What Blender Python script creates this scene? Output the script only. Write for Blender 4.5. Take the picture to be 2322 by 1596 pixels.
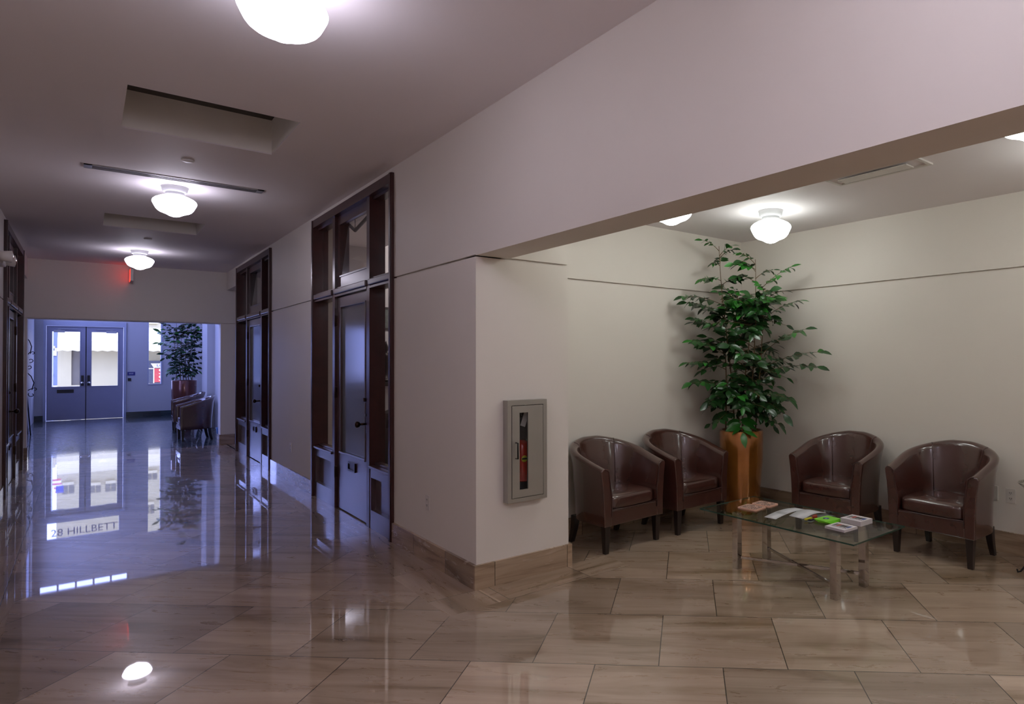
import bpy, bmesh, math, random
from mathutils import Vector, Matrix
for o in list(bpy.data.objects): bpy.data.objects.remove(o)
SC = bpy.context.scene
COL = SC.collection
PI = math.pi

# ------------------------------------------------------------------ camera
EYE = 1.55
ROT = ((0.75138517, -0.65984871, -0.00447336),    # right
       (0.00496462, 0.01243209, -0.99991039),     # down
       (0.65984519, 0.75129563, 0.01261718))      # forward
cam = bpy.data.cameras.new('camera')
co = bpy.data.objects.new('camera', cam); COL.objects.link(co)
r, d, f = [Vector(v) for v in ROT]
M = Matrix(((r.x, -d.x, -f.x, 0), (r.y, -d.y, -f.y, 0), (r.z, -d.z, -f.z, EYE), (0, 0, 0, 1)))
co.matrix_world = M
cam.sensor_width = 36.0; cam.sensor_fit = 'HORIZONTAL'
cam.lens = 1445.15 / 2322 * 36
cam.shift_x = -(1462.07 - 1161) / 2322
cam.shift_y = 0.0
cam.clip_start = 0.05; cam.clip_end = 300
SC.camera = co

# ------------------------------------------------------------------ view, world
SC.view_settings.view_transform = 'Standard'
SC.view_settings.look = 'None'
SC.view_settings.exposure = 0.0
SC.view_settings.gamma = 1.0
SC.view_settings.use_curve_mapping = False
SC.cycles.use_denoising = True
SC.cycles.max_bounces = 10
SC.cycles.diffuse_bounces = 6
SC.cycles.glossy_bounces = 5
SC.cycles.transmission_bounces = 6
SC.cycles.transparent_max_bounces = 16
SC.cycles.sample_clamp_indirect = 8.0
SC.cycles.caustics_reflective = False
SC.cycles.caustics_refractive = False
LAMP_L = 18.0                                   # radiance of the globe glass
SKY = (0.32, 0.39, 1.0); SKY_S = 9.5
w = bpy.data.worlds.new('overcast_sky'); SC.world = w
w.use_nodes = True
bg = w.node_tree.nodes['Background']
bg.inputs[0].default_value = (*SKY, 1); bg.inputs[1].default_value = SKY_S

def portal(name, x, y, z, sx, sz):
    l = bpy.data.lights.new(name, 'AREA'); l.shape = 'RECTANGLE'; l.size = sx; l.size_y = sz
    l.cycles.is_portal = True
    o = bpy.data.objects.new(name, l); COL.objects.link(o)
    o.location = (x, y, z); o.rotation_euler = (-PI / 2, 0, 0)   # -Z of lamp looks to -Y (into the lobby)
portal('daylight_portal_door', 0.0, 23.5, 1.3, 1.8, 2.7)
portal('daylight_portal_transom', 0.0, 23.5, 2.93, 1.6, .55)
portal('daylight_portal_window', 1.52, 23.5, 2.1, .4, 2.5)
portal('daylight_portal_clerestory', 0.0, 23.5, 4.45, 1.9, .3)
for py, ps, ph_ in ((15.95, 2.0, 3.9), (20.35, 4.8, 1.95)):
    l = bpy.data.lights.new('daylight_portal_left', 'AREA'); l.shape = 'RECTANGLE'; l.size = ps; l.size_y = ph_; l.cycles.is_portal = True
    o = bpy.data.objects.new('daylight_portal_left', l); COL.objects.link(o); o.location = (-1.3, py, 4.9 - ph_ / 2); o.rotation_euler = (PI / 2, 0, -PI / 2)

# ------------------------------------------------------------------ materials
MATS = {}
class NT:
    def __init__(s, name):
        s.m = bpy.data.materials.new(name); s.m.use_nodes = True
        s.t = s.m.node_tree; s.n = s.t.nodes; s.l = s.t.links
        s.b = s.n['Principled BSDF']; s.out = s.n['Material Output']
    def node(s, typ, **kw):
        q = s.n.new(typ)
        for k, v in kw.items(): setattr(q, k, v)
        return q
    def inp(s, q, i, v):
        if isinstance(v, bpy.types.NodeSocket): s.l.new(v, q.inputs[i])
        elif v is not None: q.inputs[i].default_value = v
    def math(s, op, a, b=None, c=None, clamp=False):
        q = s.node('ShaderNodeMath', operation=op, use_clamp=clamp)
        s.inp(q, 0, a); s.inp(q, 1, b); s.inp(q, 2, c)
        return q.outputs[0]
    def xyz(s, a=0.0, b=0.0, c=0.0):
        q = s.node('ShaderNodeCombineXYZ'); s.inp(q, 0, a); s.inp(q, 1, b); s.inp(q, 2, c); return q.outputs[0]
    def coords(s, kind='Object'):
        return s.node('ShaderNodeTexCoord').outputs[kind]
    def sep(s, v):
        q = s.node('ShaderNodeSeparateXYZ'); s.inp(q, 0, v); return q.outputs
    def noise(s, vec, scale, detail=3, rough=.5, dist=0.0):
        q = s.node('ShaderNodeTexNoise'); s.inp(q, 'Vector', vec); q.inputs['Scale'].default_value = scale
        q.inputs['Detail'].default_value = detail; q.inputs['Roughness'].default_value = rough
        q.inputs['Distortion'].default_value = dist
        return q.outputs['Fac']
    def ramp(s, fac, stops):
        q = s.node('ShaderNodeValToRGB'); e = q.color_ramp.elements
        while len(e) < len(stops): e.new(.5)
        for k, (p, c) in enumerate(stops): e[k].position = p; e[k].color = (*c, 1) if len(c) == 3 else c
        s.inp(q, 0, fac); return q.outputs[0]
    def mix(s, fac, a, b, blend='MIX'):
        q = s.node('ShaderNodeMix', data_type='RGBA', blend_type=blend)
        s.inp(q, 0, fac)
        s.inp(q, 6, (*a, 1) if isinstance(a, tuple) else a); s.inp(q, 7, (*b, 1) if isinstance(b, tuple) else b)
        return q.outputs[2]
    def bump(s, h, strength=.3, dist=.01):
        q = s.node('ShaderNodeBump'); q.inputs['Strength'].default_value = strength
        q.inputs['Distance'].default_value = dist; s.inp(q, 'Height', h); s.l.new(q.outputs[0], s.b.inputs['Normal'])
    def set(s, **kw):
        for k, v in kw.items():
            k = k.replace('_', ' ')
            if isinstance(v, tuple) and len(v) == 3: v = (*v, 1)
            s.inp(s.b, k, v)

def plain(name, col, rough=.5, metal=0.0, coat=0.0, vary=.06, nscale=6.0, bump=0.0, bscale=80.0, spec=.5, coatr=.05):
    t = NT(name); c = t.coords()
    n = t.noise(c, nscale, 3)
    a = tuple(max(0, x * (1 - vary)) for x in col); b = tuple(min(1, x * (1 + vary)) for x in col)
    t.set(Base_Color=t.ramp(n, [(.3, a), (.7, b)]), Roughness=rough, Metallic=metal)
    t.b.inputs['Coat Weight'].default_value = coat; t.b.inputs['Coat Roughness'].default_value = coatr
    t.b.inputs['Specular IOR Level'].default_value = spec
    if bump: t.bump(t.noise(c, bscale, 2), bump, .002)
    MATS[name] = t.m; return t.m

def glow(name, col, strength):
    t = NT(name); e = t.node('ShaderNodeEmission'); e.inputs[0].default_value = (*col, 1); e.inputs[1].default_value = strength
    t.l.new(e.outputs[0], t.out.inputs[0]); MATS[name] = t.m; return t.m

def glass(name, tint=(1, 1, 1), rough=0.0, ior=1.5, haze=0.0, hazecol=(.8, .8, .8)):
    t = NT(name)
    tr = t.node('ShaderNodeBsdfTransparent'); tr.inputs[0].default_value = (*tint, 1)
    gl = t.node('ShaderNodeBsdfGlossy'); gl.inputs['Roughness'].default_value = rough
    fr = t.node('ShaderNodeFresnel'); fr.inputs[0].default_value = ior
    ge = t.node('ShaderNodeNewGeometry')
    mx = t.node('ShaderNodeMixShader'); t.l.new(t.math('MULTIPLY', fr.outputs[0], t.math('SUBTRACT', 1.0, ge.outputs['Backfacing'])), mx.inputs[0])
    base = tr.outputs[0]
    if haze:
        df = t.node('ShaderNodeBsdfDiffuse'); df.inputs[0].default_value = (*hazecol, 1)
        m2 = t.node('ShaderNodeMixShader')
        m2.inputs[0].default_value = haze
        t.l.new(tr.outputs[0], m2.inputs[1]); t.l.new(df.outputs[0], m2.inputs[2]); base = m2.outputs[0]
    t.l.new(base, mx.inputs[1]); t.l.new(gl.outputs[0], mx.inputs[2])
    t.l.new(mx.outputs[0], t.out.inputs[0]); MATS[name] = t.m; return t.m

def tiles(name, ang, tw, th, ou, ov, cols, stag=.5, joint=.0026, streak=(1.0, 6.5), rough=.30, coat=1.0, coatr=.02,
          grout=(.035, .022, .013), veins=1.0, plane='xy', bumpy=0.0, jointvis=.85):
    """tiles laid in rows; u runs along the rows, turned by ang from the x axis"""
    t = NT(name); x, y, z = t.sep(t.coords())
    if plane == 'yz': x, y = y, z
    if plane == 'xz': x, y = x, z
    ca, sa = math.cos(ang), math.sin(ang)
    u = t.math('ADD', t.math('MULTIPLY', x, ca), t.math('MULTIPLY', y, sa))
    v = t.math('ADD', t.math('MULTIPLY', x, -sa), t.math('MULTIPLY', y, ca))
    v = t.math('DIVIDE', t.math('SUBTRACT', v, ov), th)
    row = t.math('FLOOR', v)
    par = t.math('MULTIPLY', t.math('FLOORED_MODULO', row, 2.0), stag)
    u = t.math('ADD', t.math('DIVIDE', t.math('SUBTRACT', u, ou), tw), par)
    colm = t.math('FLOOR', u)
    fu = t.math('SUBTRACT', u, colm); fv = t.math('SUBTRACT', v, row)
    du = t.math('MULTIPLY', t.math('MINIMUM', fu, t.math('SUBTRACT', 1.0, fu)), tw)
    dv = t.math('MULTIPLY', t.math('MINIMUM', fv, t.math('SUBTRACT', 1.0, fv)), th)
    dj = t.math('MINIMUM', du, dv)
    isj = t.math('LESS_THAN', dj, joint)
    wn = t.node('ShaderNodeTexWhiteNoise', noise_dimensions='2D'); t.l.new(t.xyz(row, colm), wn.inputs['Vector'])
    rnd = wn.outputs['Value']; rc = t.sep(wn.outputs['Color'])
    off = t.math('MULTIPLY', rnd, 37.0); off2 = t.math('MULTIPLY', rc[1], 23.0)
    uu = t.math('MULTIPLY', t.math('ADD', t.math('MULTIPLY', u, tw), off), streak[0])
    vv = t.math('MULTIPLY', t.math('ADD', t.math('MULTIPLY', v, th), off2), streak[1])
    P = t.xyz(uu, vv, off)
    n1 = t.noise(t.xyz(t.math('MULTIPLY', uu, .6), t.math('MULTIPLY', vv, 1.1), off), 1.25, 5, .55, .9)
    n2 = t.noise(t.xyz(t.math('MULTIPLY', uu, .45), t.math('MULTIPLY', vv, 1.25), off), 1.0, 3, .5, .9)
    n3 = t.noise(P, 3.5, 5, .7, 1.2)
    base = t.ramp(n1, [(.34, cols[0]), (.46, cols[1]), (.62, cols[2]), (.78, cols[3])])
    # sparse dark veins where the noise crosses its middle
    vein = t.math('SUBTRACT', 1.0, t.math('MULTIPLY', t.math('ABSOLUTE', t.math('SUBTRACT', n2, .5)), 34.0), clamp=True)
    vein = t.math('MULTIPLY', t.math('MULTIPLY', vein, n3), veins)
    base = t.mix(t.math('MULTIPLY', vein, .5), base, cols[4])
    tone = t.math('ADD', .74, t.math('MULTIPLY', rnd, .42))
    tn = t.node('ShaderNodeCombineColor'); [t.l.new(tone, tn.inputs[k]) for k in range(3)]
    base = t.mix(1.0, base, tn.outputs[0], 'MULTIPLY')
    base = t.mix(t.math('MULTIPLY', isj, jointvis), base, grout)
    rr = t.math('ADD', rough, t.math('MULTIPLY', t.math('SUBTRACT', n3, .5), .25))
    t.set(Base_Color=base, Roughness=rr)
    t.b.inputs['Coat Weight'].default_value = coat
    t.b.inputs['Coat Roughness'].default_value = coatr; t.b.inputs['Coat IOR'].default_value = 1.65
    h = t.math('MINIMUM', t.math('MULTIPLY', dj, 300.0), 1.0)
    if bumpy: h = t.math('ADD', h, t.math('MULTIPLY', n1, bumpy))
    t.bump(h, .25 if not bumpy else .5, .002)
    MATS[name] = t.m; return t.m

MC = [(.22, .145, .085), (.35, .25, .175), (.44, .325, .24), (.50, .385, .30), (.14, .083, .045)]
S2 = math.sqrt(.5)
# rows of the field run along (-1,1)/sqrt2 ; v = -(x+y)/sqrt2
tiles('marble_field', math.radians(135), .648, .643, .147 + .324 + .648 * 40, -3.245 - .643 * 40, MC, streak=(.75, 3.6), jointvis=1.0)
tiles('marble_border_long', math.radians(90), .65, .40, 0.11, 0.0, MC, stag=0, streak=(.75, 3.6), jointvis=1.0)
tiles('marble_border_cross', 0.0, .65, .40, 0.13, 3.71, MC, stag=0, streak=(.75, 3.6), jointvis=1.0)
BC = [(.20, .13, .08), (.36, .25, .165), (.44, .32, .22), (.47, .36, .26), (.13, .075, .04)]
tiles('marble_base_long', 0.0, .60, .40, .27, -.1, BC, stag=0, plane='yz', rough=.25, coat=.5, streak=(1.2, 5))
tiles('marble_base_cross', 0.0, .60, .40, .33, -.1, BC, stag=0, plane='xz', rough=.25, coat=.5, streak=(1.2, 5))
SL = [(.006, .014, .018), (.012, .028, .034), (.02, .042, .048), (.04, .07, .075), (.004, .006, .01)]
tiles('slate_floor', 0.0, .40, .40, .05, .1, SL, stag=0, joint=.004, grout=(.12, .12, .12), streak=(2.2, 7), rough=.28,
      coat=.8, coatr=.05, bumpy=5.0, jointvis=.6)
tiles('slate_base', 0.0, .40, .40, .05, -.2, SL, stag=0, plane='xz', rough=.3, coat=.4)

WALLC = (.70, .65, .595)
plain('wall_paint', WALLC, .55, vary=.015, nscale=1.5, bump=.05, bscale=160, spec=.35)
plain('lobby_paint', (.54, .53, .53), .5, vary=.015, nscale=1.5, spec=.35)
plain('ceiling_paint', (.80, .75, .76), .7, vary=.012, nscale=1.2, spec=.25)
plain('shaft_paint', (.86, .83, .78), .7, vary=.012)
plain('dark_skylight', (.03, .025, .022), .4)
plain('white_plastic', (.62, .58, .54), .4, spec=.5)
plain('black_plastic', (.015, .015, .016), .35)
plain('leather', (.056, .019, .014), .27, vary=.05, nscale=9, bump=.10, bscale=210, spec=.6, coat=.8, coatr=.10)
plain('leather_seam', (.05, .018, .014), .3, spec=.6)
plain('leg_wood', (.012, .006, .005), .3, coat=.3)
plain('mahogany', (.044, .011, .010), .28, vary=.2, nscale=9, coat=.35, coatr=.22, spec=.4)
plain('mahogany_leaf', (.055, .022, .026), .30, vary=.12, nscale=5, coat=.8, coatr=.20, spec=.8)
plain('iron', (.012, .010, .010), .35, metal=.6)
plain('bronze_knob', (.035, .018, .012), .3, metal=.9)
plain('steel_satin', (.42, .405, .375), .33, metal=.75, vary=.03)
plain('chrome', (.52, .48, .45), .05, metal=1.0, vary=.02)
plain('copper_glaze', (.42, .155, .03), .20, metal=.65, vary=.22, nscale=4, coat=.8, coatr=.06)
plain('copper_dark', (.16, .045, .03), .22, metal=.45, vary=.15, nscale=4, coat=.7, coatr=.08)
plain('soil', (.02, .013, .009), .95, bump=.8, bscale=40)
plain('cane', (.13, .075, .03), .6)
plain('fixture_metal', (.42, .42, .43), .4, metal=.2)
plain('door_paint', (.34, .34, .42), .38, vary=.02, spec=.5)
plain('frame_paint', (.46, .48, .56), .35, vary=.02)
plain('concrete', (.55, .53, .50), .8)
plain('stucco', (.44, .37, .16), .9, vary=.06, nscale=1.2)
plain('awning_cloth', (.56, .48, .22), .9, vary=.02)
plain('facade_trim', (.13, .11, .06), .7)
plain('facade_glass', (.13, .11, .045), .25)
plain('far_wall_blue', (.12, .14, .16), .6)
plain('paper_white', (.50, .50, .52), .6, vary=.03)
plain('card_white', (.58, .53, .56), .5, vary=.03)
plain('paper_grey', (.10, .11, .10), .45, vary=.25, nscale=18)
plain('card_green', (.20, .62, .03), .35, vary=.05)
plain('ink_blue', (.02, .05, .20), .4)
plain('ink_dark', (.02, .015, .02), .5)
plain('ink_red', (.30, .03, .015), .4)
plain('ink_yellow', (.55, .50, .03), .4)
plain('coaster_pink', (.62, .36, .27), .5, vary=.05)
t_ = NT('coaster_print'); n_ = t_.noise(t_.coords(), 75, 2, .5, 2.0)
t_.set(Base_Color=t_.ramp(n_, [(.49, (.04, .015, .014)), (.54, (.62, .40, .32))]), Roughness=.5); MATS['coaster_print'] = t_.m
plain('sign_red', (.50, .05, .02), .5)
plain('sign_navy', (.03, .035, .20), .4)
plain('street_navy', (.05, .05, .04), .5)
plain('sign_white', (.85, .85, .88), .5)
plain('street_white', (.64, .54, .25), .5)
plain('extinguisher_red', (.50, .02, .012), .25, coat=.5)
plain('tag_paper', (.55, .54, .50), .6)
plain('bronze_statue', (.018, .012, .010), .35, metal=.5)
plain('shop_wall', (.44, .41, .41), .8, vary=.03)
plain('shop_dark', (.025, .018, .016), .5)
plain('bin_blue', (.08, .20, .45), .35)
plain('silver', (.6, .58, .54), .12, metal=1.0)
glass('window_glass')
glass('lens_glass', tint=(.96, .97, .98))
glass('table_glass', tint=(.91, .97, .92), ior=1.45)
glass('etched_glass', tint=(.30, .31, .36), rough=.14, ior=2.0, haze=.55, hazecol=(.30, .31, .36))
glass('cabinet_glass', tint=(.95, .95, .95))
plain('glass_edge', (.01, .05, .035), .08, spec=.8)
glow('globe_glass', (.97, .97, 1.0), LAMP_L)
_t = MATS['globe_glass'].node_tree                    # opal glass; emission turned down at the shoulder to keep the ceiling darker
_c = _t.nodes.new('ShaderNodeTexCoord'); _s = _t.nodes.new('ShaderNodeSeparateXYZ'); _t.links.new(_c.outputs['Object'], _s.inputs[0])
_r = _t.nodes.new('ShaderNodeMapRange'); _t.links.new(_s.outputs[2], _r.inputs[0])
_r.inputs[1].default_value = -.165; _r.inputs[2].default_value = -.085; _r.inputs[3].default_value = LAMP_L; _r.inputs[4].default_value = LAMP_L * .30
_t.links.new(_r.outputs[0], next(n for n in _t.nodes if n.type == 'EMISSION').inputs[1])
glow('exit_glow', (1.0, .05, .03), 2.6)
plain('leaf', (.014, .055, .012), .30, vary=.55, nscale=5, spec=.55)
plain('leaf_young', (.025, .15, .018), .32, vary=.3, nscale=6, spec=.5)
plain('leaf_lobby', (.012, .045, .02), .30, vary=.45, nscale=5, spec=.5)

# ------------------------------------------------------------------ mesh helpers
class MB:
    def __init__(s): s.bm = bmesh.new(); s.mats = []
    def mi(s, m):
        if m not in s.mats: s.mats.append(m)
        return s.mats.index(m)
    def face(s, vs, m=0, smooth=False):
        try:
            f = s.bm.faces.new(vs); f.material_index = m; f.smooth = smooth; return f
        except ValueError: return None
    def box(s, x0, x1, y0, y1, z0, z1, mat=None, bev=0.0, T=None):
        k = s.mi(mat) if mat else 0
        x0, x1 = sorted((x0, x1)); y0, y1 = sorted((y0, y1)); z0, z1 = sorted((z0, z1))
        t = bmesh.new() if bev else s.bm
        v = [t.verts.new((x, y, z)) for z in (z0, z1) for y in (y0, y1) for x in (x0, x1)]
        fs = [t.faces.new([v[i] for i in q]) for q in ((0, 2, 3, 1), (4, 5, 7, 6), (0, 1, 5, 4), (2, 6, 7, 3), (0, 4, 6, 2), (1, 3, 7, 5))]
        for q in fs: q.material_index = k
        if bev:
            bmesh.ops.bevel(t, geom=list(t.edges), offset=bev, segments=2, affect='EDGES', profile=.5)
            s.merge(t, k); v = None
        if T is not None and v:
            for q in v: q.co = T @ q.co
        return s
    def merge(s, t, k=0, T=None):
        mp = {}
        for q in t.verts: mp[q] = s.bm.verts.new(T @ q.co if T else q.co)
        for q in t.faces:
            n = s.face([mp[a] for a in q.verts], k, q.smooth)
        t.free()
    def grid(s, rows, mat=None, closed_u=False, closed_v=False, smooth=True):
        k = s.mi(mat) if mat else 0
        V = [[s.bm.verts.new(p) for p in r_] for r_ in rows]
        nu, nv = len(V), len(V[0])
        for i in range(nu if closed_u else nu - 1):
            for j in range(nv if closed_v else nv - 1):
                a, b, c, d_ = V[i][j], V[(i + 1) % nu][j], V[(i + 1) % nu][(j + 1) % nv], V[i][(j + 1) % nv]
                s.face([a, b, c, d_], k, smooth)
        return V
    def lathe(s, prof, mat=None, seg=32, c=(0, 0, 0), smooth=True):
        rows = []
        for i in range(seg):
            a = 2 * PI * i / seg
            rows.append([(c[0] + r_ * math.cos(a), c[1] + r_ * math.sin(a), c[2] + z) for r_, z in prof])
        s.grid(rows, mat, closed_u=True, smooth=smooth)
        bmesh.ops.remove_doubles(s.bm, verts=list(s.bm.verts), dist=1e-6)
        return s
    def cyl(s, p0, p1, r0, r1=None, mat=None, seg=16, cap=True, smooth=True):
        r1 = r0 if r1 is None else r1
        return s.tube([p0, p1], [r0, r1], mat, seg, cap, smooth)
    def tube(s, pts, rad, mat=None, seg=8, cap=True, smooth=True):
        k = s.mi(mat) if mat else 0
        pts = [Vector(p) for p in pts]
        if not isinstance(rad, (list, tuple)): rad = [rad] * len(pts)
        up = None; rings = []
        for i, p in enumerate(pts):
            if i == 0: t = pts[1] - p
            elif i == len(pts) - 1: t = p - pts[-2]
            else: t = pts[i + 1] - pts[i - 1]
            t.normalize()
            if up is None:
                up = Vector((0, 0, 1)) if abs(t.z) < .9 else Vector((1, 0, 0))
            a = t.cross(up)
            if a.length < 1e-5: a = t.cross(Vector((0, 1, 0)))
            a.normalize(); b = a.cross(t).normalized(); up = b
            rings.append([s.bm.verts.new(p + (a * math.cos(2 * PI * j / seg) + b * math.sin(2 * PI * j / seg)) * rad[i]) for j in range(seg)])
        for i in range(len(rings) - 1):
            for j in range(seg):
                s.face([rings[i][j], rings[i][(j + 1) % seg], rings[i + 1][(j + 1) % seg], rings[i + 1][j]], k, smooth)
        if cap:
            s.face(rings[0][::-1], k); s.face(rings[-1], k)
        return s
    def prism(s, outline, z0, z1, mat=None, plane='xy', smooth=False):
        k = s.mi(mat) if mat else 0
        def P(u, v, w_): return {'xy': (u, v, w_), 'yz': (w_, u, v), 'xz': (u, w_, v)}[plane]
        a = [s.bm.verts.new(P(u, v, z0)) for u, v in outline]; b = [s.bm.verts.new(P(u, v, z1)) for u, v in outline]
        n = len(a)
        for i in range(n): s.face([a[i], a[(i + 1) % n], b[(i + 1) % n], b[i]], k, smooth)
        s.face(a[::-1], k); s.face(b, k)
        return s
    def build(s, name, mat=None, parent=None, loc=None):
        me = bpy.data.meshes.new(name)
        bmesh.ops.recalc_face_normals(s.bm, faces=list(s.bm.faces))
        s.bm.to_mesh(me); s.bm.free()
        for m in (s.mats or [mat]): me.materials.append(MATS[m])
        o = bpy.data.objects.new(name, me); COL.objects.link(o)
        if parent: o.parent = parent
        if loc: o.location = loc
        return o

def tag(o, label=None, cat=None, group=None, kind=None):
    if label: o['label'] = label
    if cat: o['category'] = cat
    if group: o['group'] = group
    if kind: o['kind'] = kind
    return o
def thing(name, label, cat, loc=(0, 0, 0), rz=0.0, group=None, kind=None):
    o = bpy.data.objects.new(name, None); COL.objects.link(o); o.empty_display_size = .1
    o.location = loc; o.rotation_euler = (0, 0, rz)
    return tag(o, label, cat, group, kind)
def clone(root, loc=None, rz=None, label=None, parent=None):
    c = root.copy(); COL.objects.link(c)
    if parent: c.parent = parent
    if loc is not None: c.location = loc
    if rz is not None: c.rotation_euler = (0, 0, rz)
    if label: c['label'] = label
    for ch in list(root.children): clone(ch, parent=c)
    return c
def struct(o, label=None): return tag(o, label, kind='structure')

def slab(mb, axis, w0, w1, u0, u1, v0, v1, holes=(), mat=None):
    """a slab w0..w1 thick along axis with rectangular holes (ua,ub,va,vb) cut through; u,v are the two other axes in xyz order"""
    us = sorted({u0, u1, *[min(max(h[i], u0), u1) for h in holes for i in (0, 1)]})
    vs = sorted({v0, v1, *[min(max(h[i], v0), v1) for h in holes for i in (2, 3)]})
    def inhole(u, v): return any(h[0] < u < h[1] and h[2] < v < h[3] for h in holes)
    for i in range(len(us) - 1):
        j = 0
        while j < len(vs) - 1:
            uc = (us[i] + us[i + 1]) / 2
            if inhole(uc, (vs[j] + vs[j + 1]) / 2): j += 1; continue
            k = j
            while k < len(vs) - 1 and not inhole(uc, (vs[k] + vs[k + 1]) / 2): k += 1
            a, b, c, d_ = us[i], us[i + 1], vs[j], vs[k]
            if axis == 'x': mb.box(w0, w1, a, b, c, d_, mat)
            elif axis == 'y': mb.box(a, b, w0, w1, c, d_, mat)
            else: mb.box(a, b, c, d_, w0, w1, mat)
            j = k
    return mb

def text_mesh(name, body, size, mat, parent, loc, rot, depth=.002, scale=(1, 1, 1), align='CENTER'):
    cu = bpy.data.curves.new(name, 'FONT'); cu.body = body; cu.size = size; cu.extrude = depth
    cu.align_x = align; cu.align_y = 'CENTER'
    o = bpy.data.objects.new(name + '_tmp', cu); COL.objects.link(o)
    dg = bpy.context.evaluated_depsgraph_get(); dg.update()
    me = bpy.data.meshes.new_from_object(o.evaluated_get(dg)); bpy.data.objects.remove(o)
    me.materials.clear(); me.materials.append(MATS[mat])
    q = bpy.data.objects.new(name, me); COL.objects.link(q)
    if parent: q.parent = parent
    q.location = loc; q.rotation_euler = rot; q.scale = scale
    return q

# ------------------------------------------------------------------ the room shell
XR, XL, ZC, ZL, ZG = 2.0, -.70, 3.231, 2.869, 2.270     # right wall, left wall, ceilings, groove height
XB, YL = 5.55, 4.665                                      # lounge walls
YE0, YE1, YF = 14.20, 14.45, 23.13                        # end wall, street wall
G0, G1 = ZG - .007, ZG + .007
SK = .024                                                 # the skin that the groove is cut into
D1 = (5.55, 8.12, 0, 3.18); D2 = (10.36, 13.06, 0, 3.18); D3 = (10.22, 12.92, 0, 3.18)

# floors
m = MB(); m.box(-.345, 1.665, -4.7, 14.25, -.1, 0); m.box(1.665, 5.7, -4.7, 3.71, -.1, 0)
m.box(3.1, 5.7, 3.71, 4.8, -.1, 0)
m.box(2.75, 3.1, 4.02, 4.8, -.1, 0); m.box(1.665, 5.7, 4.8, 14.25, -.1, -.004); m.box(-3.3, -1.0, -4.7, 14.25, -.1, -.004)
struct(m.build('floor', 'marble_field'), 'polished beige marble floor tiles laid on the diagonal')
m = MB(); m.box(1.665, 2.02, 3.71, 14.25, -.1, .0002); m.box(-1.0, -.345, -4.7, 14.25, -.1, .0002)
m.box(2.0, 3.3, 13.06, 14.25, -.1, .0002)
struct(m.build('floor_border', 'marble_border_long'), 'polished marble border strip along the corridor walls')
m = MB(); m.box(2.02, 3.1, 3.71, 4.03, -.1, .0004)
struct(m.build('floor_border_cross', 'marble_border_cross'), 'polished marble border strip in front of the pillar')
m = MB(); m.box(-3.3, 5.7, 14.25, 23.5, -.1, .0)
struct(m.build('floor_lobby', 'slate_floor'), 'dark polished slate floor of the far lobby')

# ceilings
WELL1 = (.185, 1.131, 4.945, 5.87); WELL2 = (.156, 1.10, 9.37, 10.25)
m = MB(); slab(m, 'z', ZC, ZC + .010, -2.2, 3.3, -4.7, 14.25, [WELL1, WELL2])
struct(m.build('ceiling', 'ceiling_paint'), 'painted corridor ceiling')
for k, (a, b, c, d_) in enumerate((WELL1, WELL2)):
    h = 3.51 if k == 0 else 3.66
    m = MB(); e = .02
    m.box(a - e, a, c - e, d_ + e, ZC + .010, h); m.box(b, b + e, c - e, d_ + e, ZC + .010, h)
    m.box(a, b, c - e, c, ZC + .010, h); m.box(a, b, d_, d_ + e, ZC + .010, h)
    o = struct(m.build('ceiling_shaft', 'shaft_paint'), 'light shaft in the corridor ceiling')
    m = MB(); m.box(a - e, b + e, c - e, d_ + e, h, h + .03, 'dark_skylight'); m.box(a, b, c, c + .05, h - .05, h, 'dark_skylight')
    m.build('shaft_cover', None, o)
m = MB(); slab(m, 'z', ZL, ZL + .08, 2.24, 5.7, -4.7, 4.8, [(4.21, 4.262, 2.08, 2.55)])
struct(m.build('ceiling_lounge', 'ceiling_paint'), 'lower painted ceiling of the lounge')
m = MB(); m.box(-3.4, 6.0, -4.8, 14.45, 5.0, 5.1); m.box(-1.15, 6.0, 14.45, 23.4, 5.0, 5.1)  # first slab is an unseen roof, added so the sky cannot leak in
struct(m.build('ceiling_lobby', 'lobby_paint'), 'high ceiling of the far lobby with an added roof slab over the corridor')

def wall_x(m, face, back, y0, y1, z0, z1, holes=()):
    sg = SK if back > face else -SK
    hh = list(holes)
    slab(m, 'x', face + sg, back, y0, y1, z0, z1, hh)
    slab(m, 'x', face, face + sg, y0, y1, z0, z1, hh + [(y0 - 1, y1 + 1, G0, G1)])
def wall_y(m, face, back, x0, x1, z0, z1, holes=()):
    sg = SK if back > face else -SK
    hh = list(holes)
    slab(m, 'y', face + sg, back, x0, x1, z0, z1, hh)
    slab(m, 'y', face, face + sg, x0, x1, z0, z1, hh + [(x0 - 1, x1 + 1, G0, G1)])

CAB = (2.235, 2.494, .585, 1.236)
m = MB()
wall_x(m, XR, XR + .25, 4.22, 13.10, 0, ZC, [D1, D2])
# pillar : front skin with the cabinet niche
wall_x(m, XR, XR + .20, 4.02 + SK, 4.22, 0, ZC)
wall_y(m, 4.02, 4.22, XR + SK, 2.754, 0, ZC, [CAB])
m.box(XR, XR + SK, 4.02, 4.02 + SK, 0, G0); m.box(XR, XR + SK, 4.02, 4.02 + SK, G1, ZC)
m.box(XR + .25, 2.754, 4.22, 4.80, 0, ZC)
m.box(XR, XR + .245, -4.7, 4.02, ZG, ZC)                      # header over the lounge opening
m.box(XR, XR + .25, 13.10, YE0, 2.90, ZC)                      # header over the side passage
struct(m.build('wall_right', 'wall_paint'), 'beige corridor wall with the header over the lounge')

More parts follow.
